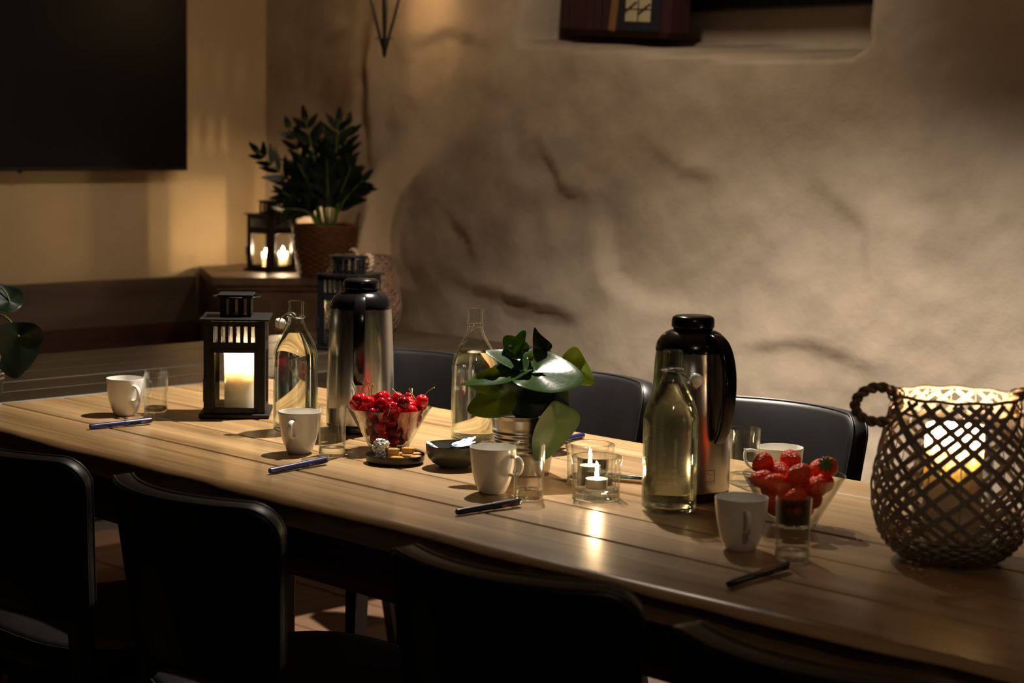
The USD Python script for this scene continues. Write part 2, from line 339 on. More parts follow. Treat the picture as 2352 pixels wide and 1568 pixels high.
def stone_wall():
    xs = np.arange(XL, XR + 0.1, 0.02); zs = np.arange(0, HC + 0.01, 0.02)
    X, Z = np.meshgrid(xs, zs, indexing='ij')
    P = np.stack([X, np.zeros_like(X), Z], -1)
    d = 0.10 * (fbm(P * 1.1 + 7, 4, 3) - 0.5) + 0.045 * (fbm(P * [3.2, 1, 4.2] + 1.3, 4, 11) - 0.5) + 0.014 * (fbm(P * 11, 3, 5) - 0.5)
    # trowel ridges: smooth scarps
    def scarp(pts, w, amp):
        """A ledge along a polyline: bulges on its upper or left side, falls off sharply on the other."""
        nonlocal d
        pts = np.array(pts, float)
        best = np.full(X.shape, 9.0); side = np.zeros_like(X); tt = np.zeros_like(X)
        L = len(pts) - 1
        for i in range(L):
            a, b = pts[i], pts[i + 1]; ab = b - a
            t = np.clip(((X - a[0]) * ab[0] + (Z - a[1]) * ab[1]) / (ab @ ab), 0, 1)
            dx, dz = X - a[0] - t * ab[0], Z - a[1] - t * ab[1]
            dist = np.hypot(dx, dz); s = np.sign(ab[0] * dz - ab[1] * dx)
            m = dist < best
            best = np.where(m, dist, best); side = np.where(m, s, side); tt = np.where(m, (i + t) / L, tt)
        fade = np.clip(np.sin(np.clip(tt, 0, 1) * PI), 0, 1) ** 0.7
        d += amp * fade * np.exp(-(best / w) ** 2) * np.where(side > 0, 1.0, np.exp(-best / (0.15 * w)) * 2 - 1)
    scarp([(-4.92, 0.835), (-4.60, 0.795), (-4.30, 0.755)], 0.10, 0.022)
    scarp([(-4.23, 1.16), (-4.207, 1.0), (-4.19, 0.90), (-4.04, 0.83), (-3.85, 0.825)], 0.10, -0.020)
    scarp([(-4.54, 1.37), (-4.42, 1.19), (-4.25, 1.15)], 0.08, 0.014)
    scarp([(-4.1, 1.38), (-3.9, 1.26), (-3.7, 1.24)], 0.10, 0.012)
    scarp([(-5.2, 1.68), (-5.0, 1.72), (-4.75, 1.66)], 0.08, 0.014)
    scarp([(-5.45, 1.75), (-5.42, 1.5), (-5.38, 1.2)], 0.07, 0.018)
    scarp([(-3.7, 0.72), (-3.4, 0.76), (-3.1, 0.70)], 0.12, 0.016)
    scarp([(-3.4, 1.26), (-3.2, 1.12), (-3.15, 0.9)], 0.12, 0.012)
    scarp([(-5.0, 1.1), (-4.85, 1.0), (-4.8, 0.9)], 0.09, 0.012)
    # rough lower courses
    d += 0.02 * np.clip((0.75 - Z) / 0.3, 0, 1) * (fbm(P * 16, 3, 21) - 0.45)
    d *= np.clip((X - XL) / 0.25, 0.15, 1)
    # niche; its unseen top is set low so the recess falls into shade
    bx = [-4.80, -4.62, -4.374, -3.929, -3.676, -3.33, -3.22, -3.0]; bz = [1.69, 1.672, 1.654, 1.629, 1.611, 1.600, 1.612, 1.66]
    zb = np.interp(X, bx, bz)
    e = lambda v, w: np.clip(v / w, 0, 1) ** 2 * (3 - 2 * np.clip(v / w, 0, 1))
    m = e(Z - zb, 0.03) * e(1.92 - Z, 0.03) * e(X + 4.66 + 0.02 * np.sin(Z * 9), 0.07) * e(-3.195 + 0.03 * (Z - 1.65) - X, 0.035)
    r = np.clip(1 - np.hypot(np.clip(X + 3.30, 0, None) / 0.12, np.clip(1.70 - Z, 0, None) / 0.10) ** 6, 0, 1)
    m *= np.where((X > -3.30) & (Z < 1.70), np.clip(r * 3, 0, 1), 1)
    Y = YW - d * (1 - m) + 0.40 * m
    v = np.stack([X, Y, Z], -1).reshape(-1, 3); nz = len(zs)
    i, j = np.meshgrid(np.arange(len(xs) - 1), np.arange(nz - 1), indexing='ij')
    q = np.stack([i * nz + j, (i + 1) * nz + j, (i + 1) * nz + j + 1, i * nz + j + 1], -1).reshape(-1, 4)
    return v, q
structure('wall_back', stone_wall(), 'plaster', True)
structure('wall_left', box(0.1, YW - YB + 0.3, HC, (XL - 0.05, (YW + YB) / 2 + 0.1, HC / 2)), 'smooth_plaster')
structure('wall_right', box(0.1, YW - YB + 0.6, HC, (XR + 0.15, (YW + YB) / 2, HC / 2)), 'dark_wall')
structure('wall_front', box(XR - XL + 0.4, 0.1, HC, ((XR + XL) / 2, YB - 0.05, HC / 2)), 'dark_wall')
structure('ceiling', box(XR - XL + 0.4, YW - YB + 0.9, 0.1, ((XR + XL) / 2, (YW + YB) / 2 + 0.2, HC + 0.05)), 'ceiling_paint')
floor = UsdGeom.Xform.Define(stage, '/World/floor').GetPrim(); tag(floor, None, None, None, 'structure')
obj('screed', box(XR - XL + 0.4, YW - YB + 0.5, 0.1, ((XR + XL) / 2, (YW + YB) / 2, -0.058)), 'grout', floor, False)
rng = random.Random(5)
for a in range(7):
    for b in range(6):
        obj('tile', place(box(0.292, 0.292, 0.012, (0, 0, 0), 0.003), (-5.3 + a * 0.3, 2.75 + b * 0.3, -0.006 + rng.uniform(-0.001, 0.0))), 'terracotta', floor, False)

# window set deep in the niche
win = UsdGeom.Xform.Define(stage, '/World/window_1').GetPrim(); tag(win, 'dark wooden window frame in the wall niche at the top', None, None, 'structure')
obj('bottom_rail', box(0.86, 0.05, 0.055, (-3.80, 4.955, 1.805), 0.005), 'frame_wood', win, False)
for x in (-4.20, -3.40): obj('stile', box(0.055, 0.05, 0.06, (x, 4.955, 1.86), 0.005), 'frame_wood', win, False)
obj('top_rail', box(0.86, 0.05, 0.045, (-3.80, 4.955, 1.912), 0.005), 'frame_wood', win, False)
obj('glass_pane', box(0.76, 0.008, 0.08, (-3.80, 4.965, 1.86)), 'window_glass', win, False)

# ------------------------------------------------------------------ tables
def plank(x0, x1, y0, y1, z1=0.75, th=0.045, bev=0.004):
    return box(x1 - x0, y1 - y0, th, ((x0 + x1) / 2, (y0 + y1) / 2, z1 - th / 2), bev)

def wavy_plank(x0, x1, y1, th=0.05):
    xs = np.arange(x0, x1, 0.012); rows = []
    for x in xs:
        k = fbm(np.array([x * 2.3, 0.3, 0.7]), 3, 4) - 0.5; k2 = fbm(np.array([x * 9.0, 2.3, 0.7]), 3, 9) - 0.5; k3 = fbm(np.array([x * 5.0, 5.3, 0.2]), 2, 2)
        e = 1.957 + 0.030 * k + 0.014 * k2
        ch = 0.006 + 0.012 * k3
        rows.append([(y1, .75 - .003), (y1 - .003, .75), (e + ch * 1.6, .75), (e + ch * 0.5, .75 - 0.25 * ch), (e, .75 - ch), (e + .003 + 0.012 * k3, .75 - ch - .015), (e + .008, .75 - th), (y1, .75 - th)])
    k = 8; v, f = [], []
    for x, r in zip(xs, rows): v += [(x, y, z) for y, z in r]
    for i in range(len(xs) - 1):
        for j in range(k):
            a, b = i * k + j, i * k + (j + 1) % k
            f += [(a, a + k, b), (b, a + k, b + k)]
    n = (len(xs) - 1) * k
    for j in range(1, k - 1): f += [(0, j, j + 1), (n, n + j + 1, n + j)]
    m = trimesh.Trimesh(np.array(v), np.array(f), process=False); trimesh.repair.fix_normals(m); return m

XE = -0.15
table = thing('dining_table', 'long rustic wooden plank dining table with a worn wavy front edge', 'table')
obj('plank', wavy_plank(-3.768, XE, 2.1255), 'table_wood', table, 50)
for y0, y1, dz in ((2.1285, 2.2825, 0.0), (2.2855, 2.4335, -0.0008), (2.4365, 2.5915, 0.0), (2.5945, 2.730, -0.0006), (2.733, 2.858, 0.0)):
    obj('plank', plank(-3.768, XE, y0, y1, 0.75 + dz), 'table_wood', table, False)
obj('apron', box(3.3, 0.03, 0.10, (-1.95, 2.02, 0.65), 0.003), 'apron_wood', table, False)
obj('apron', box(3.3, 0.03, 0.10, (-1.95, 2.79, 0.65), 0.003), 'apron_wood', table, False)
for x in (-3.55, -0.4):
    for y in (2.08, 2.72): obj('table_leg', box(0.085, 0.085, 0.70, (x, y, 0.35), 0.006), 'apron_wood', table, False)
side = thing('side_table', 'dim wooden plank table set crosswise behind the far left end', 'table')
for k in range(5):
    obj('plank', plank(-4.507 + k * 0.147, -4.507 + k * 0.147 + (0.144 if k < 4 else 0.146), 1.15, 3.90, 0.75 - 0.0007 * (k % 2)), 'cross_wood', side, False)
obj('apron', box(0.03, 2.6, 0.10, (-4.44, 2.55, 0.65), 0.003), 'apron_wood', side, False)
for x in (-4.42, -3.90):
    for y in (1.3, 3.80): obj('table_leg', box(0.08, 0.08, 0.70, (x, y, 0.35), 0.006), 'apron_wood', side, False)

# ------------------------------------------------------------------ bench, cabinet, television
bench = thing('wall_bench', 'dark wall bench with a panelled backrest along the left wall', 'bench')
obj('seat', box(0.42, 3.3, 0.05, (-5.80, 2.33, 0.43), 0.006), 'rail_wood', bench, False)
obj('front_panel', box(0.03, 3.3, 0.40, (-5.62, 2.33, 0.205)), 'rail_wood', bench, False)
obj('lower_rail', box(0.05, 3.55, 0.165, (-5.985, 2.45, 0.54), 0.004), 'rail_wood', bench, False)
obj('backrest', box(0.03, 3.55, 0.175, (-6.0, 2.45, 0.708), 0.004), 'bench_wood', bench, False)
from shapely.geometry import Polygon
def prism(pts, z0, z1):
    m = trimesh.creation.extrude_polygon(Polygon(pts), z1 - z0, engine='earcut'); m.apply_translation((0, 0, z0)); return m
A, B = np.array([-5.55, 3.985]), np.array([-5.27, 4.395])
e = (B - A) / np.linalg.norm(B - A); nrm = np.array([e[1], -e[0]])       # nrm points out of the front
cab = thing('corner_cabinet', 'low brown wooden cabinet standing across the room corner', 'cabinet')
inn = lambda p, a, b: tuple(p + e * a - nrm * b)
obj('body', prism([inn(A, 0.03, 0.03), inn(B, -0.03, 0.03), (-5.33, 4.45), (-6.0, 4.45), (-6.0, 4.27)], 0.0, 0.79), 'cabinet_wood', cab, False)
obj('cabinet_top', prism([tuple(A), tuple(B), (-5.30, 4.51), (-6.02, 4.51), (-6.02, 4.26)], 0.803, 0.83), 'cabinet_wood', cab, False)
obj('crown_moulding', prism([inn(A, 0.015, 0.015), inn(B, -0.015, 0.015), (-5.31, 4.46), (-6.01, 4.46), (-6.01, 4.265)], 0.785, 0.804), 'cabinet_wood', cab, False)
W = np.linalg.norm(B - A) - 0.06; th = math.atan2(e[1], e[0]); mid = (A + B) / 2 - nrm * 0.03
door = obj('door', place(box(W - 0.06, 0.02, 0.66, (0, 0, 0), 0.004), (*(mid + nrm * 0.004), 0.42), th), 'cabinet_wood', cab, False)
obj('door_panel', place(box(W - 0.2, 0.014, 0.5, (0, 0, 0), 0.006), (*(mid + nrm * 0.016), 0.42), th), 'cabinet_wood', door, False)
obj('knob', place(trimesh.creation.icosphere(2, 0.012), (*(mid + nrm * 0.03 - e * (W / 2 - 0.06)), 0.5)), 'iron_wire', door, True)
tv = thing('television', 'large black flat television hung on the left wall', 'television', (-5.97, 3.535, 1.52))
obj('back_case', box(0.04, 1.10, 0.60, (-0.015, 0, 0), 0.01), 'tv_bezel', tv, False)
obj('bezel', box(0.018, 1.245, 0.66, (0.012, 0, 0.009), 0.003), 'tv_bezel', tv, False)
obj('screen', box(0.004, 1.225, 0.635, (0.0215, 0, 0.011), 0.001), 'tv_screen', tv, False)
obj('sensor', box(0.012, 0.014, 0.008, (0.012, -0.08, -0.325), 0.002), 'tv_bezel', tv, False)
obj('wall_bracket', box(0.05, 0.3, 0.3, (-0.055, 0, 0)), 'tv_bezel', tv, False)

# ------------------------------------------------------------------ chairs
def chair(name, label, loc, rotz, group=None):
    t = thing(name, label, 'chair', loc, rotz, group)
    HT, Z0, TH = 0.802, 0.515, 0.040
    nu, nv = 33, 15
    def slab(u, v, s, inset):
        """u in -1..1 across, v 0..1 up, s = offset across the thickness, inset pulls the outline in."""
        w = 0.186 + 0.022 * v - inset
        x = u * w
        cr = max(0.0, (abs(u) - 0.80) / 0.20)
        top = HT - 0.045 * (1 - math.sqrt(max(0, 1 - cr * cr))) - inset
        cb = max(0.0, (abs(u) - 0.78) / 0.22)
        bot = Z0 + 0.03 * (1 - math.sqrt(max(0, 1 - cb * cb))) + inset
        z = bot + v * (top - bot)
        k = 1.75
        y = -0.215 + k * x * x - 0.16 * (z - 0.46)
        n = np.array([-2 * k * x, 1.0, 0.16]); n /= np.linalg.norm(n)
        return np.array([x, y, z]) + n * s
    us, vs = np.sin(np.linspace(-PI / 2, PI / 2, nu)), np.linspace(0, 1, nv)
    V, F = [], []
    def grid(s, flip, puff):
        o = len(V)
        for u in us:
            for v in vs:
                q = (1 - u ** 4) * (1 - (2 * v - 1) ** 4)
                V.append(slab(u, v, s + puff * q, 0.013 if flip else 0.008))
        for i in range(nu - 1):
            for j in range(nv - 1):
                a, b, cc, d2 = o + i * nv + j, o + (i + 1) * nv + j, o + (i + 1) * nv + j + 1, o + i * nv + j + 1
                F.extend([(a, b, cc), (a, cc, d2)] if flip else [(a, cc, b), (a, d2, cc)])
        return o
    g1 = grid(TH / 2, True, 0.008); g2 = grid(-TH / 2, False, -0.004)
    ring = [(i, 0) for i in range(nu)] + [(nu - 1, j) for j in range(1, nv)] + [(i, nv - 1) for i in range(nu - 2, -1, -1)] + [(0, j) for j in range(nv - 2, 0, -1)]
    n = len(ring); bands = []
    for s, ins in ((TH / 2 - 0.003, 0.005), (TH / 2 - 0.012, 0.0), (-TH / 2 + 0.009, 0.0), (-TH / 2 + 0.002, 0.003)):
        bands.append(list(range(len(V), len(V) + n))); V += [slab(us[i], vs[j], s, ins) for i, j in ring]
    rows = [[g1 + i * nv + j for i, j in ring], *bands, [g2 + i * nv + j for i, j in ring]]
    for a, b in zip(rows[:-1], rows[1:]):
        for k in range(n):
            k2 = (k + 1) % n; F.extend([(a[k], b[k], b[k2]), (a[k], b[k2], a[k2])])
    m = trimesh.Trimesh(np.array(V), np.array(F), process=False); trimesh.repair.fix_normals(m)
    back = obj('backrest', m, 'leather', t, 50)
    for s in (TH / 2 - 0.006, -TH / 2 + 0.004):
        obj('piping', tube([slab(us[i], vs[j], s, 0.0015) for i, j in ring], 0.0028, 5, True), 'piping', back, True)
    # seat: round-backed cushion
    pts = []
    for a in np.linspace(0, 2 * PI, 48, endpoint=False):
        ca, sa = math.cos(a), math.sin(a); p = 2.9
        pts.append((0.225 * abs(ca) ** (2 / p) * np.sign(ca), 0.02 + 0.235 * abs(sa) ** (2 / p) * np.sign(sa)))
    rings = [(0.90, 0.395), (0.97, 0.400), (1.0, 0.412), (1.0, 0.440), (0.985, 0.455), (0.94, 0.463), (0.7, 0.470), (0.35, 0.472)]
    V, F = [], []
    for s, z in rings: V += [(x * s, 0.02 + (y - 0.02) * s, z) for x, y in pts]
    n = 48
    for i in range(len(rings) - 1):
        for k in range(n):
            k2 = (k + 1) % n; F += [(i * n + k, i * n + k2, (i + 1) * n + k2), (i * n + k, (i + 1) * n + k2, (i + 1) * n + k)]
    V += [(0, 0.02, 0.395), (0, 0.02, 0.472)]; e2 = (len(rings) - 1) * n
    for k in range(n):
        k2 = (k + 1) % n; F += [(len(V) - 2, k2, k), (len(V) - 1, e2 + k, e2 + k2)]
    seat = obj('seat', trimesh.Trimesh(np.array(V), np.array(F), process=False), 'leather', t, 50)
    obj('piping', tube([(x * 0.988, 0.02 + (y - 0.02) * 0.988, 0.4545) for x, y in pts], 0.0026, 5, True), 'piping', seat, True)
    obj('seat_frame', cat_([box(0.36, 0.025, 0.05, (0, 0.19, 0.372), 0.003), box(0.36, 0.025, 0.05, (0, -0.15, 0.372), 0.003), box(0.025, 0.36, 0.05, (0.17, 0.02, 0.372), 0.003), box(0.025, 0.36, 0.05, (-0.17, 0.02, 0.372), 0.003)]), 'chair_wood', t, False)
    def leg(a, b, w0, w1):
        a, b = np.array(a), np.array(b); d = b - a
        pts = []
        for p, w in ((a, w0), (b, w1)):
            for sx in (-1, 1):
                for sy in (-1, 1): pts.append(p + np.array([sx * w / 2, sy * w / 2, 0]))
        return trimesh.convex.convex_hull(np.array(pts))
    for s in (-1, 1):
        obj('leg', leg((s * 0.165, 0.185, 0.40), (s * 0.185, 0.215, 0.0), 0.042, 0.030), 'chair_wood', t, False)
        rear = obj('leg', leg((s * 0.165, -0.16, 0.40), (s * 0.175, -0.235, 0.0), 0.042, 0.030), 'chair_wood', t, False)
        obj('back_post', leg((s * 0.165, -0.165, 0.36), (s * 0.158, -0.185, 0.56), 0.036, 0.030), 'chair_wood', t, False)
    return t

near = 'dark leather chairs along the near side of the table'
far = 'dark leather chairs along the far side of the table'
ch = chair('dining_chair', 'black leather dining chair at lower left, its seat lit below the backrest', (-2.995, 1.925, 0), 1.0, near)
dup(ch, (-2.468, 1.935, 0), 1, 'black leather dining chair second from left, back towards us', near)
dup(ch, (-1.785, 1.95, 0), 7, 'black leather dining chair at bottom centre with soft glossy top roll', near)
dup(ch, (-1.235, 1.915, 0), 2, 'black leather dining chair cut off at the bottom right corner', near)
dup(ch, (-2.435, 3.03, 0), 180, 'black leather dining chair behind the cup and strawberries', far)
dup(ch, (-3.03, 3.05, 0), 180, 'black leather dining chair between the potted plant and right vacuum jug', far)
dup(ch, (-3.53, 3.02, 0), 180, 'black leather dining chair right of the left vacuum jug, beyond the cherries', far)

# ------------------------------------------------------------------ candles and lanterns
def flame_mesh(h=0.022, r=0.0038):
    return lathe([(0, 0), (r * 0.7, h * 0.1), (r, h * 0.28), (r * 0.75, h * 0.55), (r * 0.3, h * 0.85), (0, h)], 12)

def candle(label, loc, r, h, group=None, name='pillar_candle', fs=1.0, well=0.046, fd=0.020):
    t = thing(name, label, 'candle', loc, 0, group)
    obj('wax_body', lathe([(0, 0), (r * 0.97, 0), (r, 0.003), (r, h - 0.004), (r * 0.975, h), (r * 0.93, h - 0.001), (r * 0.72, h - well * 0.4), (r * 0.5, h - well * 0.68), (r * 0.25, h - well * 0.9), (0, h - well)], 40), 'wax', t, 60)
    obj('wick', tube([(0, 0, h - well - 0.001), (0.0005, 0, h - fd + 0.005)], 0.0009, 5), 'wick', t, True)
    obj('flame', place(flame_mesh(0.024 * fs, 0.0042 * fs), (0, 0, h - fd + 0.002)), 'candle_flame', t, True)
    return t

def lantern(label, loc, rotz, group=None):
    t = thing('metal_lantern', label, 'lantern', loc, rotz, group)
    S = 0.131; h0, h1 = 0.012, 0.210
    obj('base_plate', box(0.150, 0.150, 0.010, (0, 0, 0.005), 0.002), 'black_metal', t, False)
    obj('roof_plate', box(0.148, 0.148, 0.005, (0, 0, h1 + 0.0025), 0.001), 'black_metal', t, False)
    for sx in (-1, 1):
        for sy in (-1, 1):
            obj('corner_post', box(0.016, 0.016, h1 - 0.010, (sx * (S / 2 - 0.008), sy * (S / 2 - 0.008), 0.010 + (h1 - 0.010) / 2), 0.001), 'black_metal', t, False)
    for k in range(4):
        a = k * PI / 2; y = -S / 2 + 0.003
        bars = [box(S - 0.03, 0.006, 0.010, (0, y, 0.203)), box(S - 0.03, 0.006, 0.012, (0, y, 0.157))]
        for j in range(7): bars.append(box(0.0072, 0.006, 0.04, ((j - 3) * 0.0158, y, 0.181)))
        obj('slotted_band', place(cat_(bars), rotz=a), 'black_metal', t, False)
        fr = [box(0.009, 0.007, 0.140, (s * 0.0462, y, 0.080), 0.001) for s in (-1, 1)] + [box(0.10, 0.007, 0.010, (0, y, 0.146), 0.001), box(0.10, 0.007, 0.012, (0, y, 0.016), 0.001)]
        f = obj('window_frame', place(cat_(fr), rotz=a), 'black_metal', t, False)
        obj('glass_pane', place(box(0.096, 0.002, 0.136, (0, y + 0.004, 0.08)), rotz=a), 'pane', f, False)
    bars = [box(0.066, 0.066, 0.006, (0, 0, h1 + 0.007)), box(0.066, 0.066, 0.006, (0, 0, 0.257))]
    for k in range(4):
        a = k * PI / 2
        for j in (-1, -0.33, 0.33, 1): bars.append(place(box(0.0085, 0.004, 0.046, (j * 0.0285, -0.031, 0.236)), rotz=a))
    obj('chimney', cat_(bars), 'black_metal', t, False)
    obj('chimney_cap', box(0.076, 0.076, 0.004, (0, 0, 0.262), 0.001), 'black_metal', t, False)
    pts = [(-0.038 - 0.012 * math.sin(q), 0.03 * math.cos(q), 0.2625) for q in np.linspace(0, PI, 9)]
    ring = [(0.05 * math.cos(q), 0.052 * math.sin(q) * 0.75, 0.2565) for q in np.linspace(0, 2 * PI, 40, endpoint=False)]
    obj('handle_ring', tube(ring, 0.0022, 6, True), 'black_metal', t, True)
    obj('latch', cat_([box(0.006, 0.008, 0.03, (-S / 2 + 0.004, -S / 2 - 0.003, 0.075), 0.001), box(0.004, 0.006, 0.05, (-S / 2 + 0.001, -S / 2 + 0.002, 0.06), 0.001)]), 'black_metal', t, False)
    return t

LROT = 49.5
ln = lantern('black metal lantern with lit pillar candle at left on the long table', (-3.322, 2.448, 0.7502), LROT)
candle('thick ivory pillar candle burning inside the black lantern at left of the table', (-3.315, 2.455, 0.7604), 0.036, 0.130)
dup(ln, (-5.69, 4.355, 0.8302), 4, 'black metal lantern with small candles on the corner cabinet below the plant')
candle('short lit candle at left inside the corner cabinet lantern', (-5.70, 4.337, 0.8404), 0.0155, 0.058, None, 'small_candle', 0.9, 0.008, 0.004)
candle('short lit candle at right inside the corner cabinet lantern', (-5.662, 4.387, 0.8404), 0.0155, 0.062, None, 'small_candle', 0.9, 0.008, 0.004)
dup(ln, (-4.11, 3.42, 0.7502), 20, 'black metal lantern half hidden behind the left vacuum jug')
candle('pillar candle in the lantern half hidden behind the left vacuum jug', (-4.11, 3.42, 0.7604), 0.036, 0.105, None, 'pillar_candle', 0.8)

def wicker_lantern(label, loc, rotz, reed='wicker'):
    t = thing('wicker_lantern', label, 'lantern', loc, rotz)
    prof = np.array([(0.060, 0.0), (0.082, 0.012), (0.102, 0.035), (0.114, 0.065), (0.119, 0.10), (0.117, 0.13), (0.110, 0.165), (0.102, 0.20), (0.094, 0.235), (0.091, 0.247)])
    from scipy.interpolate import CubicSpline
    seg = np.r_[0, np.cumsum(np.hypot(*np.diff(prof, axis=0).T))]
    sr, sz = CubicSpline(seg, prof[:, 0]), CubicSpline(seg, prof[:, 1]); L = seg[-1]
    def at(s, th, off=0.0):
        r, z, dr, dz = sr(s), sz(s), sr(s, 1), sz(s, 1)
        n = np.stack([dz * np.cos(th), dz * np.sin(th), -dr], -1); n /= np.linalg.norm(n, axis=-1, keepdims=True)
        return np.stack([r * np.cos(th), r * np.sin(th), z], -1) + n * off, n
    N = 22; rr = random.Random(3)
    s = np.linspace(0.010, L - 0.004, 26)
    rate = np.cumsum(np.r_[0, np.diff(s) / ((sr(s[1:]) + sr(s[:-1])) / 2)]) * 1.22
    for d, off in ((1, 0.0012), (-1, -0.0008)):
        for k in range(N):
            th = 2 * PI * k / N + d * rate + rr.uniform(-0.03, 0.03) + d * 0.1 * np.sin(s * 9 + k)
            P, n = at(s, th, off + rr.uniform(-0.0003, 0.0003))
            obj('strip', ribbon(P, n, 0.0072 + rr.uniform(-0.001, 0.001), 0.0012), reed, t, False)
    for k in range(16):
        P, n = at(s, np.full_like(s, 2 * PI * (k + 0.5) / 16 + rr.uniform(-0.02, 0.02)), 0.0002)
        obj('stake', tube(P, 0.0008, 5), reed, t, True)
    q = np.linspace(0, 2 * PI, 89)[:-1]
    for i, z in enumerate((0.006, 0.011, 0.016, 0.021, 0.026, 0.031, 0.037, 0.044)):
        sv = np.interp(z, sz(np.linspace(0, L, 200)), np.linspace(0, L, 200)); P, _ = at(np.full_like(q, sv), q)
        w = np.sin(q * N + i * PI) * 0.0026
        P = P * np.array([1, 1, 1]) + np.stack([np.cos(q) * w, np.sin(q) * w, 0 * q], -1)
        obj('weave_row', tube(P, 0.0024, 6, True), reed, t, True)
    obj('bottom', lathe([(0, 0.002), (0.06, 0.002), (0.062, 0.005), (0.0, 0.006)], 32), reed, t, 30)
    for z, rad in ((0.247, 0.0027), (0.224, 0.0022)):
        sv = np.interp(z, sz(np.linspace(0, L, 200)), np.linspace(0, L, 200)); P, _ = at(np.full_like(q, sv), q)
        P[:, 2] += 0.001 * np.sin(q * 11)
        obj('rim_ring', tube(P, rad, 7, True), reed, t, True)
    for sx in (-1, 1):                                                   # twisted rope loops at both sides
        a = np.linspace(0.0, 2 * PI, 60, endpoint=False)
        cen = np.array([sx * 0.118, 0, 0.232]); P = np.stack([cen[0] + 0.034 * np.cos(a), 0.004 * np.sin(2 * a), cen[2] + 0.026 * np.sin(a)], -1)
        Nrm = np.stack([np.cos(a), 0 * a, np.sin(a)], -1); Bn = np.array([0, 1.0, 0])
        strands = []
        for ph in (0, PI):
            tw = a * 7 + ph
            strands.append(tube(P + 0.0042 * (np.cos(tw)[:, None] * Nrm + np.sin(tw)[:, None] * Bn), 0.0046, 7, True))
        h = obj('rope_handle', cat_(strands), 'rope', t, True)
        lp = [(sx * 0.090 + 0.012 * math.cos(b), 0.0, 0.247 + 0.010 * math.sin(b)) for b in np.linspace(0, 2 * PI, 20, endpoint=False)]
        obj('tie', tube(lp, 0.0018, 5, True), 'wicker', h, True)
    return t

WR = math.degrees(math.atan2(0.7118, 0.7022))
wl = wicker_lantern('grey-brown lattice wicker lantern with rope handle at right end of the table', (-1.512, 2.428, 0.7502), WR + 3)
gl = thing('glass_cylinder', 'clear glass cylinder around the candle in the right wicker lantern', 'candle holder', (-1.512, 2.428, 0.7564))
obj('wall', lathe([(0.058, 0), (0.058, 0.165), (0.0568, 0.166), (0.0558, 0.165), (0.0558, 0.002)], 48, True), 'glass', gl, 60)
obj('base', lathe([(0, 0.0), (0.0555, 0.0), (0.0555, 0.006), (0, 0.006)], 40), 'glass', gl, 40)
candle('wide ivory pillar candle glowing inside the right wicker lantern', (-1.512, 2.428, 0.7628), 0.043, 0.190, None, 'pillar_candle', 1.15)
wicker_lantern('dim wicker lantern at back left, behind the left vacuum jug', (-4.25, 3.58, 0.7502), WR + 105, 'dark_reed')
candle('short candle inside the dim wicker lantern at back left', (-4.25, 3.58, 0.7564), 0.03, 0.05, None, 'small_candle', 0.7, 0.012, 0.008)

# tealights
def holder(label, loc):
    t = thing('tealight_holder', label, 'candle holder', loc)
    obj('thick_wall', lathe([(0.0425, 0.0), (0.0415, 0.002), (0.0405, 0.010), (0.0418, 0.055), (0.0445, 0.0665), (0.0445, 0.0705), (0.0420, 0.0725), (0.0365, 0.0725), (0.0345, 0.0700), (0.0335, 0.060), (0.0330, 0.0165)], 48, True), 'glass', t, 40)
    obj('thick_base', lathe([(0, 0.001), (0.039, 0.001), (0.0398, 0.004), (0.0395, 0.0120), (0.033, 0.0155), (0.0, 0.0155)], 48), 'solid_glass', t, 40)
    return t
def tealight(label, loc):
    t = thing('tealight', label, 'candle', loc)
    obj('tin_cup', lathe([(0.0, 0.0), (0.0185, 0.0), (0.019, 0.001), (0.0190, 0.0165), (0.0194, 0.017), (0.0186, 0.0165), (0.0184, 0.001), (0, 0.001)], 32), 'tin', t, 40)
    obj('wax', lathe([(0, 0.0012), (0.0182, 0.0012), (0.0182, 0.0148), (0.012, 0.0140), (0, 0.0138)], 32), 'wax', t, 50)
    obj('wick', tube([(0, 0, 0.012), (0, 0, 0.019)], 0.0007, 5), 'wick', t, True)
    obj('flame', place(flame_mesh(0.020, 0.0036), (0, 0, 0.0175)), 'flame', t, True)
    return t
holder('thick clear glass tealight holder standing in front, at centre of the table', (-2.176, 2.366, 0.7502))
tealight('lit tealight in the front glass holder', (-2.176, 2.366, 0.7665))
holder('thick clear glass tealight holder partly hidden behind the front one', (-2.272, 2.452, 0.7502))
tealight('lit tealight in the rear glass holder', (-2.272, 2.452, 0.7665))

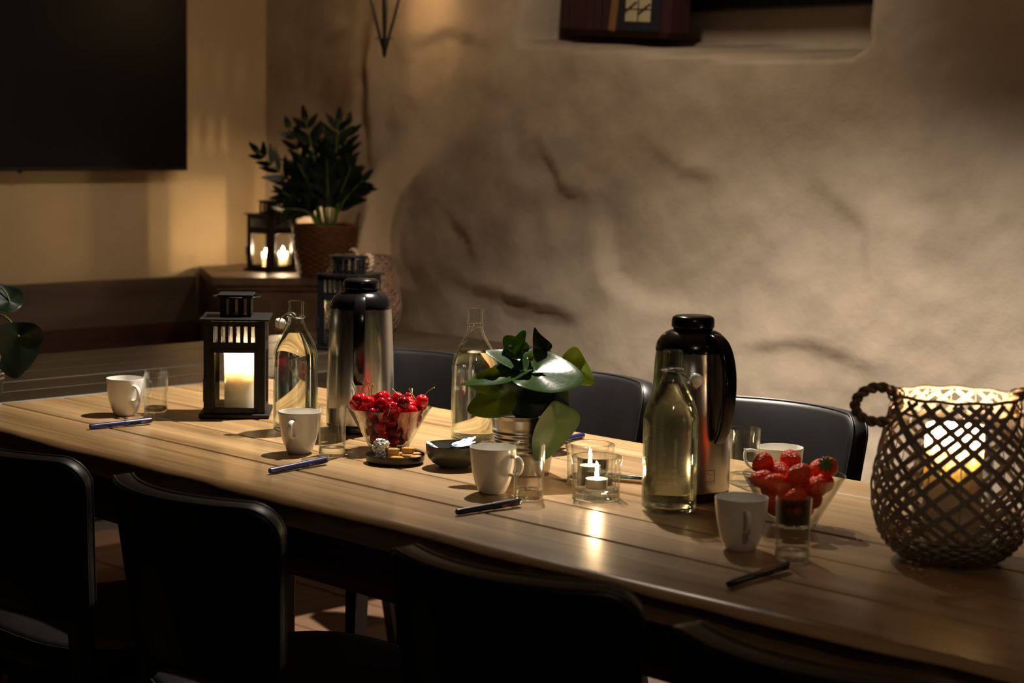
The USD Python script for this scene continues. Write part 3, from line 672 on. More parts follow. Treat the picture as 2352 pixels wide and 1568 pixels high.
# ------------------------------------------------------------------ vacuum jugs
def jug(label, loc, handle):
    t = thing('vacuum_jug', label, 'vacuum jug', loc, handle)
    obj('base_ring', lathe([(0, 0), (0.066, 0), (0.0695, 0.003), (0.0695, 0.013), (0.067, 0.015), (0, 0.015)], 56), 'black_plastic', t, 40)
    obj('steel_body', lathe([(0, 0.0151), (0.0685, 0.0151), (0.0705, 0.018), (0.0700, 0.08), (0.0680, 0.16), (0.0645, 0.235), (0.0628, 0.254), (0, 0.254)], 64), 'brushed_steel', t, 40)
    obj('dome', lathe([(0, 0.2541), (0.0632, 0.2541), (0.0638, 0.257), (0.0630, 0.263), (0.0600, 0.271), (0.0545, 0.279), (0.0470, 0.2855), (0.040, 0.289), (0.0335, 0.2905), (0.0, 0.2905)], 64), 'black_plastic', t, 50)
    obj('lid', lathe([(0, 0.2906), (0.0335, 0.2906), (0.0345, 0.2935), (0.0368, 0.295), (0.0372, 0.298), (0.0370, 0.307), (0.0350, 0.3125), (0.0300, 0.3150), (0.022, 0.3158), (0, 0.3155)], 56), 'black_plastic', t, 50)
    # handle: a strap that leaves the dome, bows out and ends in a free tip
    P = bezier((0.050, 0, 0.281), (0.092, 0, 0.290), (0.112, 0, 0.230), (0.100, 0, 0.165), 16).tolist() + bezier((0.100, 0, 0.165), (0.094, 0, 0.135), (0.088, 0, 0.120), (0.078, 0, 0.105), 8)[1:].tolist()
    P = np.array(P); T = np.gradient(P, axis=0); T /= np.linalg.norm(T, axis=1, keepdims=True)
    n = np.stack([T[:, 2], 0 * T[:, 0], -T[:, 0]], -1); n = -n
    w = np.full(len(P), 0.025); w[:4] = (0.021, 0.023, 0.0245, 0.025); w[-4:] = (0.025, 0.0245, 0.023, 0.019)
    tk = np.full(len(P), 0.013); tk[-5:] = (0.0125, 0.0115, 0.010, 0.008, 0.005)
    V, F = [], []; K = 12
    for i in range(len(P)):
        for a in np.arange(K) * 2 * PI / K:
            ca, sa = math.cos(a), math.sin(a); ex = 0.5
            V.append(P[i] + np.array([0, 1, 0]) * w[i] / 2 * abs(ca) ** ex * np.sign(ca) + n[i] * tk[i] / 2 * abs(sa) ** ex * np.sign(sa))
    for i in range(len(P) - 1):
        for k in range(K):
            k2 = (k + 1) % K; F += [(i * K + k, i * K + k2, (i + 1) * K + k2), (i * K + k, (i + 1) * K + k2, (i + 1) * K + k)]
    e2 = (len(P) - 1) * K
    for k in range(1, K - 1): F += [(0, k + 1, k), (e2, e2 + k, e2 + k + 1)]
    m = trimesh.Trimesh(np.array(V), np.array(F), process=False); trimesh.repair.fix_normals(m)
    obj('handle', m, 'black_plastic', t, 50)
    obj('spout', place(cat_([box(0.02, 0.03, 0.014, (0, 0, 0), 0.005)]), (-0.061, 0, 0.268)), 'black_plastic', t, 40)
    return t
J1, J2 = (-2.990, 2.520, 0.7502), (-2.082, 2.500, 0.7502)
jug('steel vacuum jug with black top at left, handle facing us behind the cherries', J1, to_cam(J1[0], J1[1]) - 2)
j2 = jug('steel vacuum jug with black top at right, behind the condensed water bottle', J2, to_cam(J2[0], J2[1]) + 38)
# faint printed square near the foot of the right jug
def on_cyl(w, h, r, ang, z, lines):
    ms = []
    for (x0, z0, x1, z1) in lines:
        pts = [(r * math.cos(ang + (x0 + (x1 - x0) * k / 6) / r), r * math.sin(ang + (x0 + (x1 - x0) * k / 6) / r), z + z0 + (z1 - z0) * k / 6) for k in range(7)]
        ms.append(tube(pts, 0.0004, 4))
    return cat_(ms)
s = 0.012
sq = [(-s, -s, s, -s), (-s, s, s, s), (-s, -s, -s, s), (s, -s, s, s), (-s, -s * .55, s, -s * .55), (-.007, -.002, -.007, .007), (-.003, .007, .006, .003), (.001, -.003, .006, -.002), (-.008, -.009, .008, -.009)]
obj('printed_mark', on_cyl(0, 0, 0.0708, math.radians(-38 + 28), 0.045, sq), 'label_print', j2, False, 'faint printed square mark')

# ------------------------------------------------------------------ bottles
def bottle(label, loc, level, rotz, stopper, frost):
    t = thing('water_bottle', label, 'bottle', loc, rotz)
    out = [(0, 0.004), (0.030, 0.001), (0.040, 0.0), (0.0445, 0.003), (0.0460, 0.010), (0.0460, 0.150), (0.0452, 0.160), (0.0425, 0.172), (0.0375, 0.185), (0.0300, 0.199), (0.0230, 0.211), (0.0182, 0.221), (0.0162, 0.229), (0.0160, 0.2335), (0.0176, 0.2345), (0.0176, 0.2375), (0.0158, 0.2385), (0.0155, 0.262), (0.0165, 0.2635), (0.0165, 0.2675), (0.0150, 0.2690)]
    ins = [(0.0120, 0.2688), (0.0118, 0.235), (0.0135, 0.224), (0.0195, 0.211), (0.0270, 0.197), (0.0345, 0.183), (0.0395, 0.170), (0.0425, 0.158), (0.0432, 0.148), (0.0432, 0.014), (0.040, 0.009), (0, 0.009)]
    obj('glass_body', lathe(out + ins, 56), 'bottle_glass', t, 50)
    wp = [(r - 0.0006, z + (0.0006 if z < .02 else 0)) for r, z in ins[::-1] if r > 0 and z < level]
    rl = np.interp(level, [z for r, z in ins[::-1]], [r for r, z in ins[::-1]]) - 0.0006
    obj('water', lathe([(0, 0.0096)] + wp + [(rl, level), (0, level)], 56), 'water', t, 50)
    obj('foot', lathe([(0, 0.0045), (0.030, 0.0015), (0.040, 0.0006), (0.0440, 0.0032), (0.0452, 0.0085), (0.040, 0.0088), (0, 0.0088)], 48), 'solid_glass', t, 50)
    if frost:
        obj('condensation', lathe([(0.0463, 0.02), (0.0463, 0.150), (0.0455, 0.160), (0.0428, 0.172), (0.0378, 0.185), (0.0303, 0.199), (0.0233, 0.211), (0.0185, 0.221), (0.0168, 0.228)], 56), 'condensation', t, 60)
    if stopper:
        w = [tube([(0.0182 * math.cos(a), 0.0182 * math.sin(a), 0.236 + 0.002 * math.sin(2 * a)) for a in np.linspace(0, 2 * PI, 28, endpoint=False)], 0.0011, 6, True)]
        drop = stopper
        for sy in (-1, 1):
            P = bezier((0.002, sy * 0.0185, 0.236), (0.010, sy * 0.024, 0.250 if drop == 2 else 0.236), (0.036, sy * 0.018, 0.245 if drop == 2 else 0.225), (0.034, sy * 0.010, 0.212), 14)
            w.append(tube(P, 0.0011, 6))
        w.append(tube([(0.034, -0.010, 0.212), (0.034, 0.010, 0.212)], 0.0011, 6))
        obj('wire_bail', cat_(w), 'wire', t, True)
        st = obj('stopper', place(lathe([(0, 0), (0.0085, 0), (0.0095, 0.002), (0.0115, 0.009), (0.0120, 0.013), (0.0100, 0.018), (0.005, 0.0205), (0, 0.021)], 28), (0.034, 0, 0.212), 0, 0, 0.6 if drop == 1 else -0.2) if True else None, 'stopper_white', t, 50, 'white porcelain stopper')
        obj('seal', place(lathe([(0, -0.003), (0.0095, -0.003), (0.0105, -0.001), (0.0095, 0.0005), (0, 0.0005)], 24), (0.034, 0, 0.212), 0, 0, 0.6 if drop == 1 else -0.2), 'rubber_ring', st, 50)
    return t
SR = WR
bottle('clear glass swing-top water bottle at left beside the black lantern', (-3.064, 2.408, 0.7502), 0.205, SR + 180, 2, False)
bottle('open clear glass water bottle behind the cherries and left of the potted plant', (-2.735, 2.604, 0.7502), 0.183, 0, 0, False)
bottle('misted swing-top water bottle standing in front of the right vacuum jug', (-2.022, 2.378, 0.7502), 0.215, SR - 8, 1, True)

# ------------------------------------------------------------------ mugs, cup and tumblers
def mug(label, loc, handle):
    t = thing('coffee_mug', label, 'mug', loc, handle)
    out = [(0, 0.002), (0.019, 0.002), (0.0205, 0.0), (0.0225, 0.0006), (0.0255, 0.006), (0.0300, 0.016), (0.0343, 0.030), (0.0372, 0.045), (0.0392, 0.060), (0.0405, 0.074), (0.0410, 0.0795), (0.0405, 0.0808)]
    ins = [(0.0388, 0.0808), (0.0382, 0.0795), (0.0370, 0.062), (0.0345, 0.044), (0.0310, 0.028), (0.0255, 0.014), (0.018, 0.007), (0, 0.006)]
    obj('body', lathe(out + ins, 56), 'porcelain', t, 50)
    P = bezier((0.0385, 0, 0.0660), (0.056, 0, 0.0705), (0.0615, 0, 0.060), (0.0585, 0, 0.047), 12).tolist() + bezier((0.0585, 0, 0.047), (0.055, 0, 0.036), (0.046, 0, 0.034), (0.0345, 0, 0.0355), 10)[1:].tolist()
    P = np.array(P); T = np.gradient(P, axis=0); n = np.stack([T[:, 2], 0 * T[:, 0], -T[:, 0]], -1); n /= np.linalg.norm(n, axis=1, keepdims=True)
    V, F, K = [], [], 10
    for i in range(len(P)):
        q = i / (len(P) - 1); w = 0.0115 - 0.003 * math.sin(q * PI); tk = 0.0058
        for a in np.arange(K) * 2 * PI / K: V.append(P[i] + np.array([0, 1, 0]) * w / 2 * math.cos(a) + n[i] * tk / 2 * math.sin(a))
    for i in range(len(P) - 1):
        for k in range(K):
            k2 = (k + 1) % K; F += [(i * K + k, i * K + k2, (i + 1) * K + k2), (i * K + k, (i + 1) * K + k2, (i + 1) * K + k)]
    m = trimesh.Trimesh(np.array(V), np.array(F), process=False); trimesh.repair.fix_normals(m)
    obj('handle', m, 'porcelain', t, 60)
    return t
m1 = mug('white porcelain mug at far left beside a small tumbler', (-3.453, 2.250, 0.7502), to_cam(-3.453, 2.250) + 28)
dup(m1, (-2.849, 2.249, 0.7502), to_cam(-2.849, 2.249) - 18, 'white porcelain mug in front of the left swing-top bottle')
dup(m1, (-2.321, 2.257, 0.7502), to_cam(-2.321, 2.257) + 58, 'white porcelain mug at centre beside the dark bowl')
dup(m1, (-1.758, 2.237, 0.7502), to_cam(-1.758, 2.237) + 12, 'dim white porcelain mug at right in front of the strawberry bowl')
dup(m1, (-2.569, 2.645, 0.7502), 100, 'white porcelain mug almost hidden behind the metal plant pot')

cup = thing('teacup', 'wide white teacup with a spurred handle behind the strawberries', 'cup', (-2.072, 2.745, 0.7502), SR + 178)
out = [(0, 0.003), (0.020, 0.003), (0.0215, 0.0), (0.0240, 0.001), (0.0265, 0.006), (0.0335, 0.014), (0.0385, 0.026), (0.0405, 0.040), (0.0418, 0.056), (0.0424, 0.0605), (0.0418, 0.0615)]
ins = [(0.0400, 0.0615), (0.0395, 0.058), (0.0380, 0.040), (0.0355, 0.026), (0.029, 0.014), (0.018, 0.008), (0, 0.0075)]
obj('body', lathe(out + ins, 56), 'porcelain', cup, 50)
P = np.array(bezier((0.0395, 0, 0.050), (0.050, 0, 0.056), (0.056, 0, 0.0545), (0.063, 0, 0.053), 8).tolist() + bezier((0.063, 0, 0.053), (0.068, 0, 0.038), (0.060, 0, 0.020), (0.0375, 0, 0.018), 12)[1:].tolist())
obj('handle', cat_([tube(P, 0.0030, 8), tube([(0.060, 0, 0.0535), (0.0665, 0, 0.0565)], [0.003, 0.001], 8)]), 'porcelain', cup, 60)
dots = []
rg = random.Random(8)
for k in range(14):
    a = math.radians(150 + rg.uniform(-20, 16)); z = 0.038 + rg.uniform(-0.004, 0.005)
    d = trimesh.creation.icosphere(1, 0.0007); d.apply_translation((0.0408 * math.cos(a), 0.0408 * math.sin(a), z)); dots.append(d)
obj('printed_sprig', cat_(dots), 'grey_print', cup, True, 'small grey printed sprig', 'stuff')

def tumbler(label, loc, scale=1.0):
    t = thing('drinking_glass', label, 'glass', loc)
    k = scale
    obj('glass_wall', lathe([(0.0248 * k, 0.001), (0.0256 * k, 0.004), (0.0258 * k, 0.03 * k), (0.0268 * k, 0.094 * k), (0.02645 * k, 0.0955 * k), (0.0258 * k, 0.0950 * k), (0.0255 * k, 0.090 * k), (0.0240 * k, 0.030 * k), (0.0236 * k, 0.017 * k)], 48, True), 'glass', t, 50)
    obj('thick_base', lathe([(0, 0.002), (0.022 * k, 0.0012), (0.0242 * k, 0.0015), (0.0250 * k, 0.005), (0.0250 * k, 0.0120 * k), (0.0232 * k, 0.0165 * k), (0.012 * k, 0.0140 * k), (0, 0.0135 * k)], 48), 'solid_glass', t, 50)
    return t
g1 = tumbler('clear drinking glass at far left beside a white mug', (-3.425, 2.309, 0.7502))
dup(g1, (-2.783, 2.276, 0.7502), 40, 'clear drinking glass left of the cherry bowl')
dup(g1, (-2.243, 2.268, 0.7502), 80, 'clear drinking glass at centre in front of the metal plant pot')
dup(g1, (-1.662, 2.239, 0.7502), 130, 'dim clear drinking glass in front of the strawberry bowl')
dup(g1, (-2.100, 2.674, 0.7502), 200, 'clear drinking glass right of the right vacuum jug, beside the teacup', None, None, (1.1, 1.1, 1.04))

# ------------------------------------------------------------------ bowls and fruit
def bowl(label, loc):
    t = thing('glass_bowl', label, 'bowl', loc)
    obj('glass_shell', lathe([(0, 0.001), (0.034, 0.001), (0.0375, 0.003), (0.040, 0.008), (0.0500, 0.026), (0.0665, 0.055), (0.0815, 0.0815), (0.0828, 0.0842), (0.0815, 0.0850), (0.0800, 0.0840), (0.0645, 0.056), (0.0480, 0.028), (0.0385, 0.0115), (0.033, 0.0075), (0, 0.007)], 64), 'bowl_glass', t, 50)
    return t
def pack(n, R, seed, limit, wall=None):
    """Drops n balls of radius R one by one into the bowl, each to the lowest free place of many tried."""
    g = random.Random(seed); done = []
    slope = (0.0800 - 0.0385) / (0.0840 - 0.0115); cs = 1 / math.sqrt(1 + slope * slope)
    for _ in range(n):
        best = None
        for _ in range(420):
            rad = limit * math.sqrt(g.random()); a = g.uniform(0, 2 * PI); x, y = rad * math.cos(a), rad * math.sin(a)
            z = 0.0078 + (wall or R)
            need = (rad + (wall or R) / cs - 0.0385) / slope + 0.0115                # cone wall
            if rad > 0.026 - 0 * R: z = max(z, need)
            for (X, Y, Zz) in done:
                d2 = (x - X) ** 2 + (y - Y) ** 2
                if d2 < 4 * R * R: z = max(z, Zz + math.sqrt(4 * R * R - d2))
            if best is None or z < best[2]: best = (x, y, z)
        done.append(best)
    return done

CB = np.array([-2.767, 2.406, 0.7502])
bowl('glass bowl heaped with red cherries in the bright centre of the table', CB)
def cherry(label, loc, rot, group, stemmed=True):
    t = thing('cherry', label, 'cherry', loc, 0, group, rot)
    R = 0.0126
    prof = []
    for q in np.linspace(-PI / 2, PI / 2, 15):
        r, z = R * math.cos(q), R * 0.95 * math.sin(q)
        if q > 0.9: z -= 0.0042 * ((q - 0.9) / (PI / 2 - 0.9)) ** 2
        prof.append((r if abs(q) < 1.57 else 0, z))
    obj('fruit', lathe(prof, 24), 'cherry_skin', t, True)
    if stemmed:
        P = bezier((0, 0, 0.0075), (0.001, 0, 0.018), (0.006, 0.001, 0.030), (0.014, 0.002, 0.040), 10)
        s_ = obj('fruit_stem', tube(P, np.r_[0.0010, np.full(7, 0.0008), 0.0011, 0.0016], 6), 'cherry_stem', t, True)
    return t
cg, cgb = 'cherries heaped in the glass bowl', 'cherries heaped in the glass bowl'
spots = pack(72, 0.0124, 21, 0.066)
top = sorted(range(len(spots)), key=lambda i: -(spots[i][2] + 0.25 * (-spots[i][0] * 0.3)))
g = random.Random(4)
first_s = first_p = None
ORD = ['first', 'second', 'third', 'fourth', 'fifth', 'sixth', 'seventh', 'eighth', 'ninth', 'tenth', 'eleventh', 'twelfth', 'thirteenth', 'fourteenth', 'fifteenth', 'sixteenth']
def row_labels(items, spots, what, bowl_words, front):
    """Words for each piece on top: its row, seen from the camera, and its place in the row from the left."""
    dep = sorted(items, key=lambda i: spots[i][0] * front[0] + spots[i][1] * front[1], reverse=True); n = len(dep); out = {}
    for row, part in (('front', dep[:(n + 2) // 3]), ('middle', dep[(n + 2) // 3:(2 * n + 2) // 3]), ('back', dep[(2 * n + 2) // 3:])):
        part = sorted(part, key=lambda i: spots[i][0] * RIGHT[0] + spots[i][1] * RIGHT[1])
        for k, i in enumerate(part): out[i] = f'{what} in the {row} row on top of {bowl_words}, {ORD[k]} from the left'
    return out
right = RIGHT[:2] / np.linalg.norm(RIGHT[:2])
tops = [i for i, p in enumerate(spots) if p[2] > 0.070]
lefts = sorted(tops, key=lambda i: spots[i][0] * right[0] + spots[i][1] * right[1])
special = {}
if len(tops) >= 4:
    hi = max(tops, key=lambda i: spots[i][2])
    special[hi] = ('topmost red cherry of the heap in the glass bowl, with a tall stem', (6, 12, 40))
    l = [i for i in lefts if i != hi]
    special[l[0]] = ('leftmost cherry at the rim of the heap, with an upright stem', (-8, -14, 200))
    special[l[-1]] = ('rightmost cherry at the rim of the heap, stem to the right', (20, 25, 30))
CL = row_labels([i for i in tops if i not in special], spots, 'red cherry', 'the cherry bowl', (0.71, -0.70))
for i, p in enumerate(spots):
    loc = CB + np.array(p)
    if i in special: lab, rot = special[i]; st = True; gr = None
    elif i in tops: st = g.random() < 0.45; rot = (g.uniform(-50, 50), g.uniform(-50, 50), g.uniform(0, 360)); lab = CL[i]; gr = 'cherries on top of the heap'
    else: st = False; rot = (g.uniform(-70, 70), g.uniform(-70, 70), g.uniform(0, 360)); lab = 'dark red cherry inside the glass bowl below its rim'; gr = 'cherries down inside the glass bowl'
    if st and first_s is None: first_s = cherry(lab, loc, rot, gr, True)
    elif not st and first_p is None: first_p = cherry(lab, loc, rot, gr, False)
    else:
        d = dup(first_s if st else first_p, loc, 0, lab, gr, rot)
        if gr is None: d.SetCustomDataByKey('group', 'single cherries at the edge of the heap')

SB = np.array([-1.810, 2.436, 0.7502])
bowl('glass bowl filled with strawberries at right', SB)
def strawberry(label, loc, rot, group, leafy):
    t = thing('strawberry', label, 'strawberry', loc, 0, group, rot)
    prof = [(0, -0.0235), (0.0045, -0.0225), (0.0095, -0.018), (0.0140, -0.010), (0.0170, -0.001), (0.0178, 0.006), (0.0160, 0.0125), (0.0110, 0.0165), (0.005, 0.0165), (0, 0.0155)]
    prof = [(r * 0.9, z * 0.9) for r, z in prof]
    m = lathe(prof, 28)
    obj('fruit', m, 'strawberry_skin', t, True)
    if leafy:
        ms = []
        for k in range(9):
            a = 2 * PI * k / 9; d = np.array([math.cos(a), math.sin(a), 0]); s_ = np.array([-d[1], d[0], 0])
            P = np.array([d * r + np.array([0, 0, z]) for r, z in ((0.001, 0.0165), (0.006, 0.0180), (0.011, 0.0178), (0.0150, 0.0160))])
            ms.append(ribbon(P, np.tile([0, 0, 1.0], (4, 1)) + d * 0.1, [0.002, 0.005, 0.0045, 0.0006], 0.0005))
        ms.append(tube([(0, 0, 0.015), (0.001, 0.001, 0.026)], 0.0010, 6))
        obj('calyx', cat_(ms), 'calyx', t, False)
    return t
spots = pack(24, 0.0172, 9, 0.056, 0.0206)
g = random.Random(12); fl = fp = None
tp = [i for i, p in enumerate(spots) if p[2] > 0.066]
leafy = max(tp, key=lambda i: spots[i][0] * right[0] + spots[i][1] * right[1] + (0.03 if spots[i][2] > 0.08 else 0))
SL = row_labels([i for i in tp if i != leafy], spots, 'red strawberry', 'the strawberry bowl', (0.71, -0.70))
for i, p in enumerate(spots):
    loc = SB + np.array(p); rot = (g.uniform(60, 120), g.uniform(-40, 40), g.uniform(0, 360))
    if i == leafy: strawberry('strawberry with green leaf cap turned towards us on top of the bowl', loc, (62, 0, to_cam(SB[0], SB[1]) + 70), None, True); continue
    lab, gr = (SL[i], 'strawberries on top of the bowl') if i in tp else ('dark red strawberry down inside the glass bowl', 'strawberries down inside the bowl')
    if fp is None: fp = strawberry(lab, loc, rot, gr, False)
    else: dup(fp, loc, 0, lab, gr, rot)

# ------------------------------------------------------------------ dish with sweets, dark bowl with milk cups
DP = np.array([-2.652, 2.322, 0.7502])
dish = thing('black_dish', 'flat black round dish of wrapped sweets below the cherry bowl', 'dish', DP)
obj('body', lathe([(0, 0.0), (0.050, 0.0), (0.0515, 0.002), (0.0530, 0.003), (0.0548, 0.005), (0.0560, 0.0155), (0.0553, 0.0165), (0.0543, 0.0155), (0.0535, 0.0075), (0.052, 0.006), (0, 0.006)], 64), 'slate_ceramic', dish, 40)
def toffee(label, loc, rotz, group=None, rot=None):
    t = thing('toffee', label, 'sweet', loc, rotz, group, rot)
    b = box(0.021, 0.012, 0.011, (0, 0, 0.0055), 0.0018)
    obj('wrapper', b, 'toffee_wrapper', t, False)
    for s_ in (-1, 1):
        obj('folded_end', place(box(0.003, 0.0105, 0.009, (0, 0, 0), 0.001), (s_ * 0.0107, 0, 0.0056), 0, 0, s_ * 0.2), 'toffee_side', t, False)
    return t
ur, uf = np.array([*right, 0]), np.array([0.706, -0.699, 0]) / np.linalg.norm([0.706, 0.699])        # to the right, towards us
pos = [(0.006, 0.036, 0.0062, 40, 'gold-wrapped toffee nearest the front edge of the black dish'),
       (-0.004, 0.010, 0.0062, 52, 'gold-wrapped toffee in the middle of the black dish'),
       (0.024, 0.008, 0.0062, 20, 'gold-wrapped toffee in the right middle of the black dish'),
       (0.006, -0.012, 0.0062, 48, 'gold-wrapped toffee at the back of the black dish'),
       (0.036, -0.012, 0.0062, 70, 'gold-wrapped toffee at the back right of the black dish'),
       (0.040, 0.022, 0.0062, 100, 'gold-wrapped toffee against the dark bowl on the black dish'),
       (-0.004, 0.010, 0.0174, 44, 'gold-wrapped toffee lying on top of the middle one'),
       (0.024, -0.002, 0.0174, 35, 'gold-wrapped toffee lying on top at the back of the heap')]
tf = None
for a, b, z, ro, lab in pos:
    loc = DP + ur * a + uf * b + np.array([0, 0, z])
    if tf is None: tf = toffee(lab, loc, ro, 'gold-wrapped toffees on the black dish')
    else: dup(tf, loc, ro, lab, 'gold-wrapped toffees on the black dish')
fo = thing('foil_sweet', 'crumpled silver and green foil sweet standing on the black dish', 'sweet', DP - ur * 0.028 + uf * 0.008 + np.array([0, 0, 0.0064]), WR)
m = trimesh.creation.icosphere(4, 1.0); v = np.array(m.vertices); k = 1 + 0.7 * (fbm(v * 2.1, 3, 6) - 0.5)
q = np.round((fbm(v * 1.7 + 3, 2, 8)) * 7) / 7
v = v * (k * (0.8 + 0.5 * q))[:, None] * np.array([0.013, 0.010, 0.016]); v[:, 2] -= v[:, 2].min(); v[:, 0] *= 0.75 + 0.5 * (v[:, 2] / v[:, 2].max()); m.vertices = v
obj('foil', m, 'silver_foil', fo, 22)
obj('twist', place(trimesh.convex.convex_hull(np.array([(0, 0, 0), (0.012, 0.002, 0.009), (0.012, -0.003, 0.009), (0.010, 0.001, 0.002), (-0.001, 0.002, 0.003)])), (-0.006, 0, 0.017), 2.4), 'silver_foil', fo, False)
obj('printed_band', place(lathe([(0.0085, 0), (0.0100, 0.001), (0.0098, 0.0035), (0.0080, 0.0045)], 10, True), (0.0, 0, 0.0145), 0, 0.35, 0.1), 'green_foil', fo, False)

DB = np.array([-2.552, 2.380, 0.7502])
db = thing('dark_bowl', 'small dark green-grey ceramic bowl of milk cups beside the black dish', 'bowl', DB)
obj('body', lathe([(0, 0.002), (0.024, 0.002), (0.0255, 0.0), (0.0280, 0.0012), (0.0400, 0.008), (0.0480, 0.017), (0.0518, 0.028), (0.0528, 0.0405), (0.0520, 0.0418), (0.0508, 0.0408), (0.0495, 0.028), (0.0455, 0.0185), (0.037, 0.0105), (0.024, 0.0065), (0, 0.006)], 64), 'green_grey_ceramic', db, 50)
def milk(label, loc, rot):
    t = thing('milk_cup', label, 'milk cup', loc, 0, None, rot)
    prof = [(0, 0), (0.0125, 0), (0.0135, 0.001), (0.0165, 0.0175), (0.0165, 0.0185), (0, 0.0185)]
    m = lathe(prof, 36); v = np.array(m.vertices); a = np.arctan2(v[:, 1], v[:, 0]); rr = np.hypot(v[:, 0], v[:, 1]); s_ = 1 + 0.025 * np.sign(np.sin(a * 18)) * (rr > 0.01)
    v[:, 0] *= s_; v[:, 1] *= s_; m.vertices = v
    obj('cup', m, 'milk_cup', t, 30)
    pts = [(0.0192 * math.cos(a), 0.0192 * math.sin(a)) for a in np.linspace(0.35, 2 * PI - 0.35, 34)] + [(0.026, -0.004), (0.027, 0.004)]
    ld = obj('lid', prism(pts, 0.0186, 0.0192), 'milk_lid', t, False, 'white foil lid with blue print')
    return t
milk('milk cup with white and blue foil lid lying level in the dark bowl', DB + ur * 0.016 - uf * 0.004 + np.array([0, 0, 0.0235]), (6, -6, 60))
milk('milk cup with blue printed lid tilted up at right in the dark bowl', DB + ur * 0.026 - uf * 0.024 + np.array([0, 0, 0.024]), (18, -30, 45))
milk('dark milk cup at the back of the dark bowl behind the level one', DB - ur * 0.006 - uf * 0.026 + np.array([0, 0, 0.012]), (-10, 14, 150))
sa = thing('sugar_sachet', 'slim white and blue sugar stick leaning in the dark bowl', 'sugar sachet', DB - ur * 0.022 + uf * 0.012 + np.array([0, 0, 0.028]), 0, None, (0, 28, WR - 25))
obj('paper', box(0.062, 0.011, 0.003, (0, 0, 0), 0.001), 'sachet_paper', sa, False)
obj('crimped_end', box(0.006, 0.012, 0.001, (-0.033, 0, 0.0), 0.0), 'sachet_paper', sa, False)

# ------------------------------------------------------------------ pens
def pen(label, a, b, body, name='ballpoint_pen'):
    a, b = np.array(a), np.array(b); d = b - a; ang = math.degrees(math.atan2(d[1], d[0]))
    t = thing(name, label, 'pen', (a[0], a[1], 0.7502), 0, None, (0, -1.0, ang)); L = float(np.hypot(d[0], d[1])); z = 0.0062
    def rod(pr): return place(lathe(pr, 20), (0, 0, z), 0, 0, PI / 2)
    obj('barrel', rod([(0, 0), (0.0046, 0), (0.0052, 0.0012), (0.0055, 0.01), (0.0057, L * 0.55), (0, L * 0.55)]), body, t, 40)
    obj('cap', rod([(0, L * 0.552), (0.0061, L * 0.552), (0.0064, L * 0.56), (0.0062, L - 0.004), (0.0050, L - 0.0008), (0, L)]), body, t, 40)
    y = -0.0062
    P = np.array([(L * 0.985, y * 0.75, z + 0.0015), (L * 0.93, y - 0.0016, z), (L * 0.80, y - 0.0022, z - 0.0006), (L * 0.66, y - 0.0016, z - 0.001), (L * 0.63, y - 0.0005, z - 0.001)])
    obj('clip', ribbon(P, np.tile([0, -1.0, 0.2], (5, 1)), [0.004, 0.0046, 0.0046, 0.004, 0.003], 0.0013), 'chrome', t, False, 'shiny chrome clip')
    return t
pen('navy blue pen with chrome clip in front of the leftmost mug', (-3.331, 2.085), (-3.312, 2.223), 'navy_plastic')
pen('navy blue pen with chrome clip in front of the second mug from left', (-2.700, 2.064), (-2.716, 2.210), 'navy_plastic')
pen('dark pen in front of the centre mug and glass', (-2.216, 2.075), (-2.204, 2.210), 'ink_plastic')
pen('dark blurred pen in front of the right mug', (-1.612, 2.028), (-1.622, 2.178), 'ink_plastic')
pen('blue pen on the far side, its end showing right of the plant', (-2.621, 2.806), (-2.592, 2.668), 'navy_plastic')
t = thing('metal_pen', 'chrome metal pen between the tealight holders and the misted bottle', 'pen', (-2.178, 2.534, 0.7502), 0, None, (0, 0, -160))
obj('barrel', place(lathe([(0, 0.012), (0.0068, 0.012), (0.0070, 0.014), (0.0070, 0.125), (0.0045, 0.135), (0, 0.136)], 24), (0, 0, 0.0072), 0, 0, PI / 2), 'chrome', t, 40)
obj('end_cap', place(lathe([(0, 0), (0.0058, 0), (0.0066, 0.001), (0.0066, 0.0118), (0, 0.0118)], 24), (0, 0, 0.0072), 0, 0, PI / 2), 'black_plastic', t, 40)

# ------------------------------------------------------------------ plants
VR, VU, VF = RIGHT, np.array([0, 0, 1.0]), np.array([0.7105, -0.7037, 0.0])
def view_pt(dx, dz, df): return VR * [1, 1, 0] * dx + VU * dz + VF * df

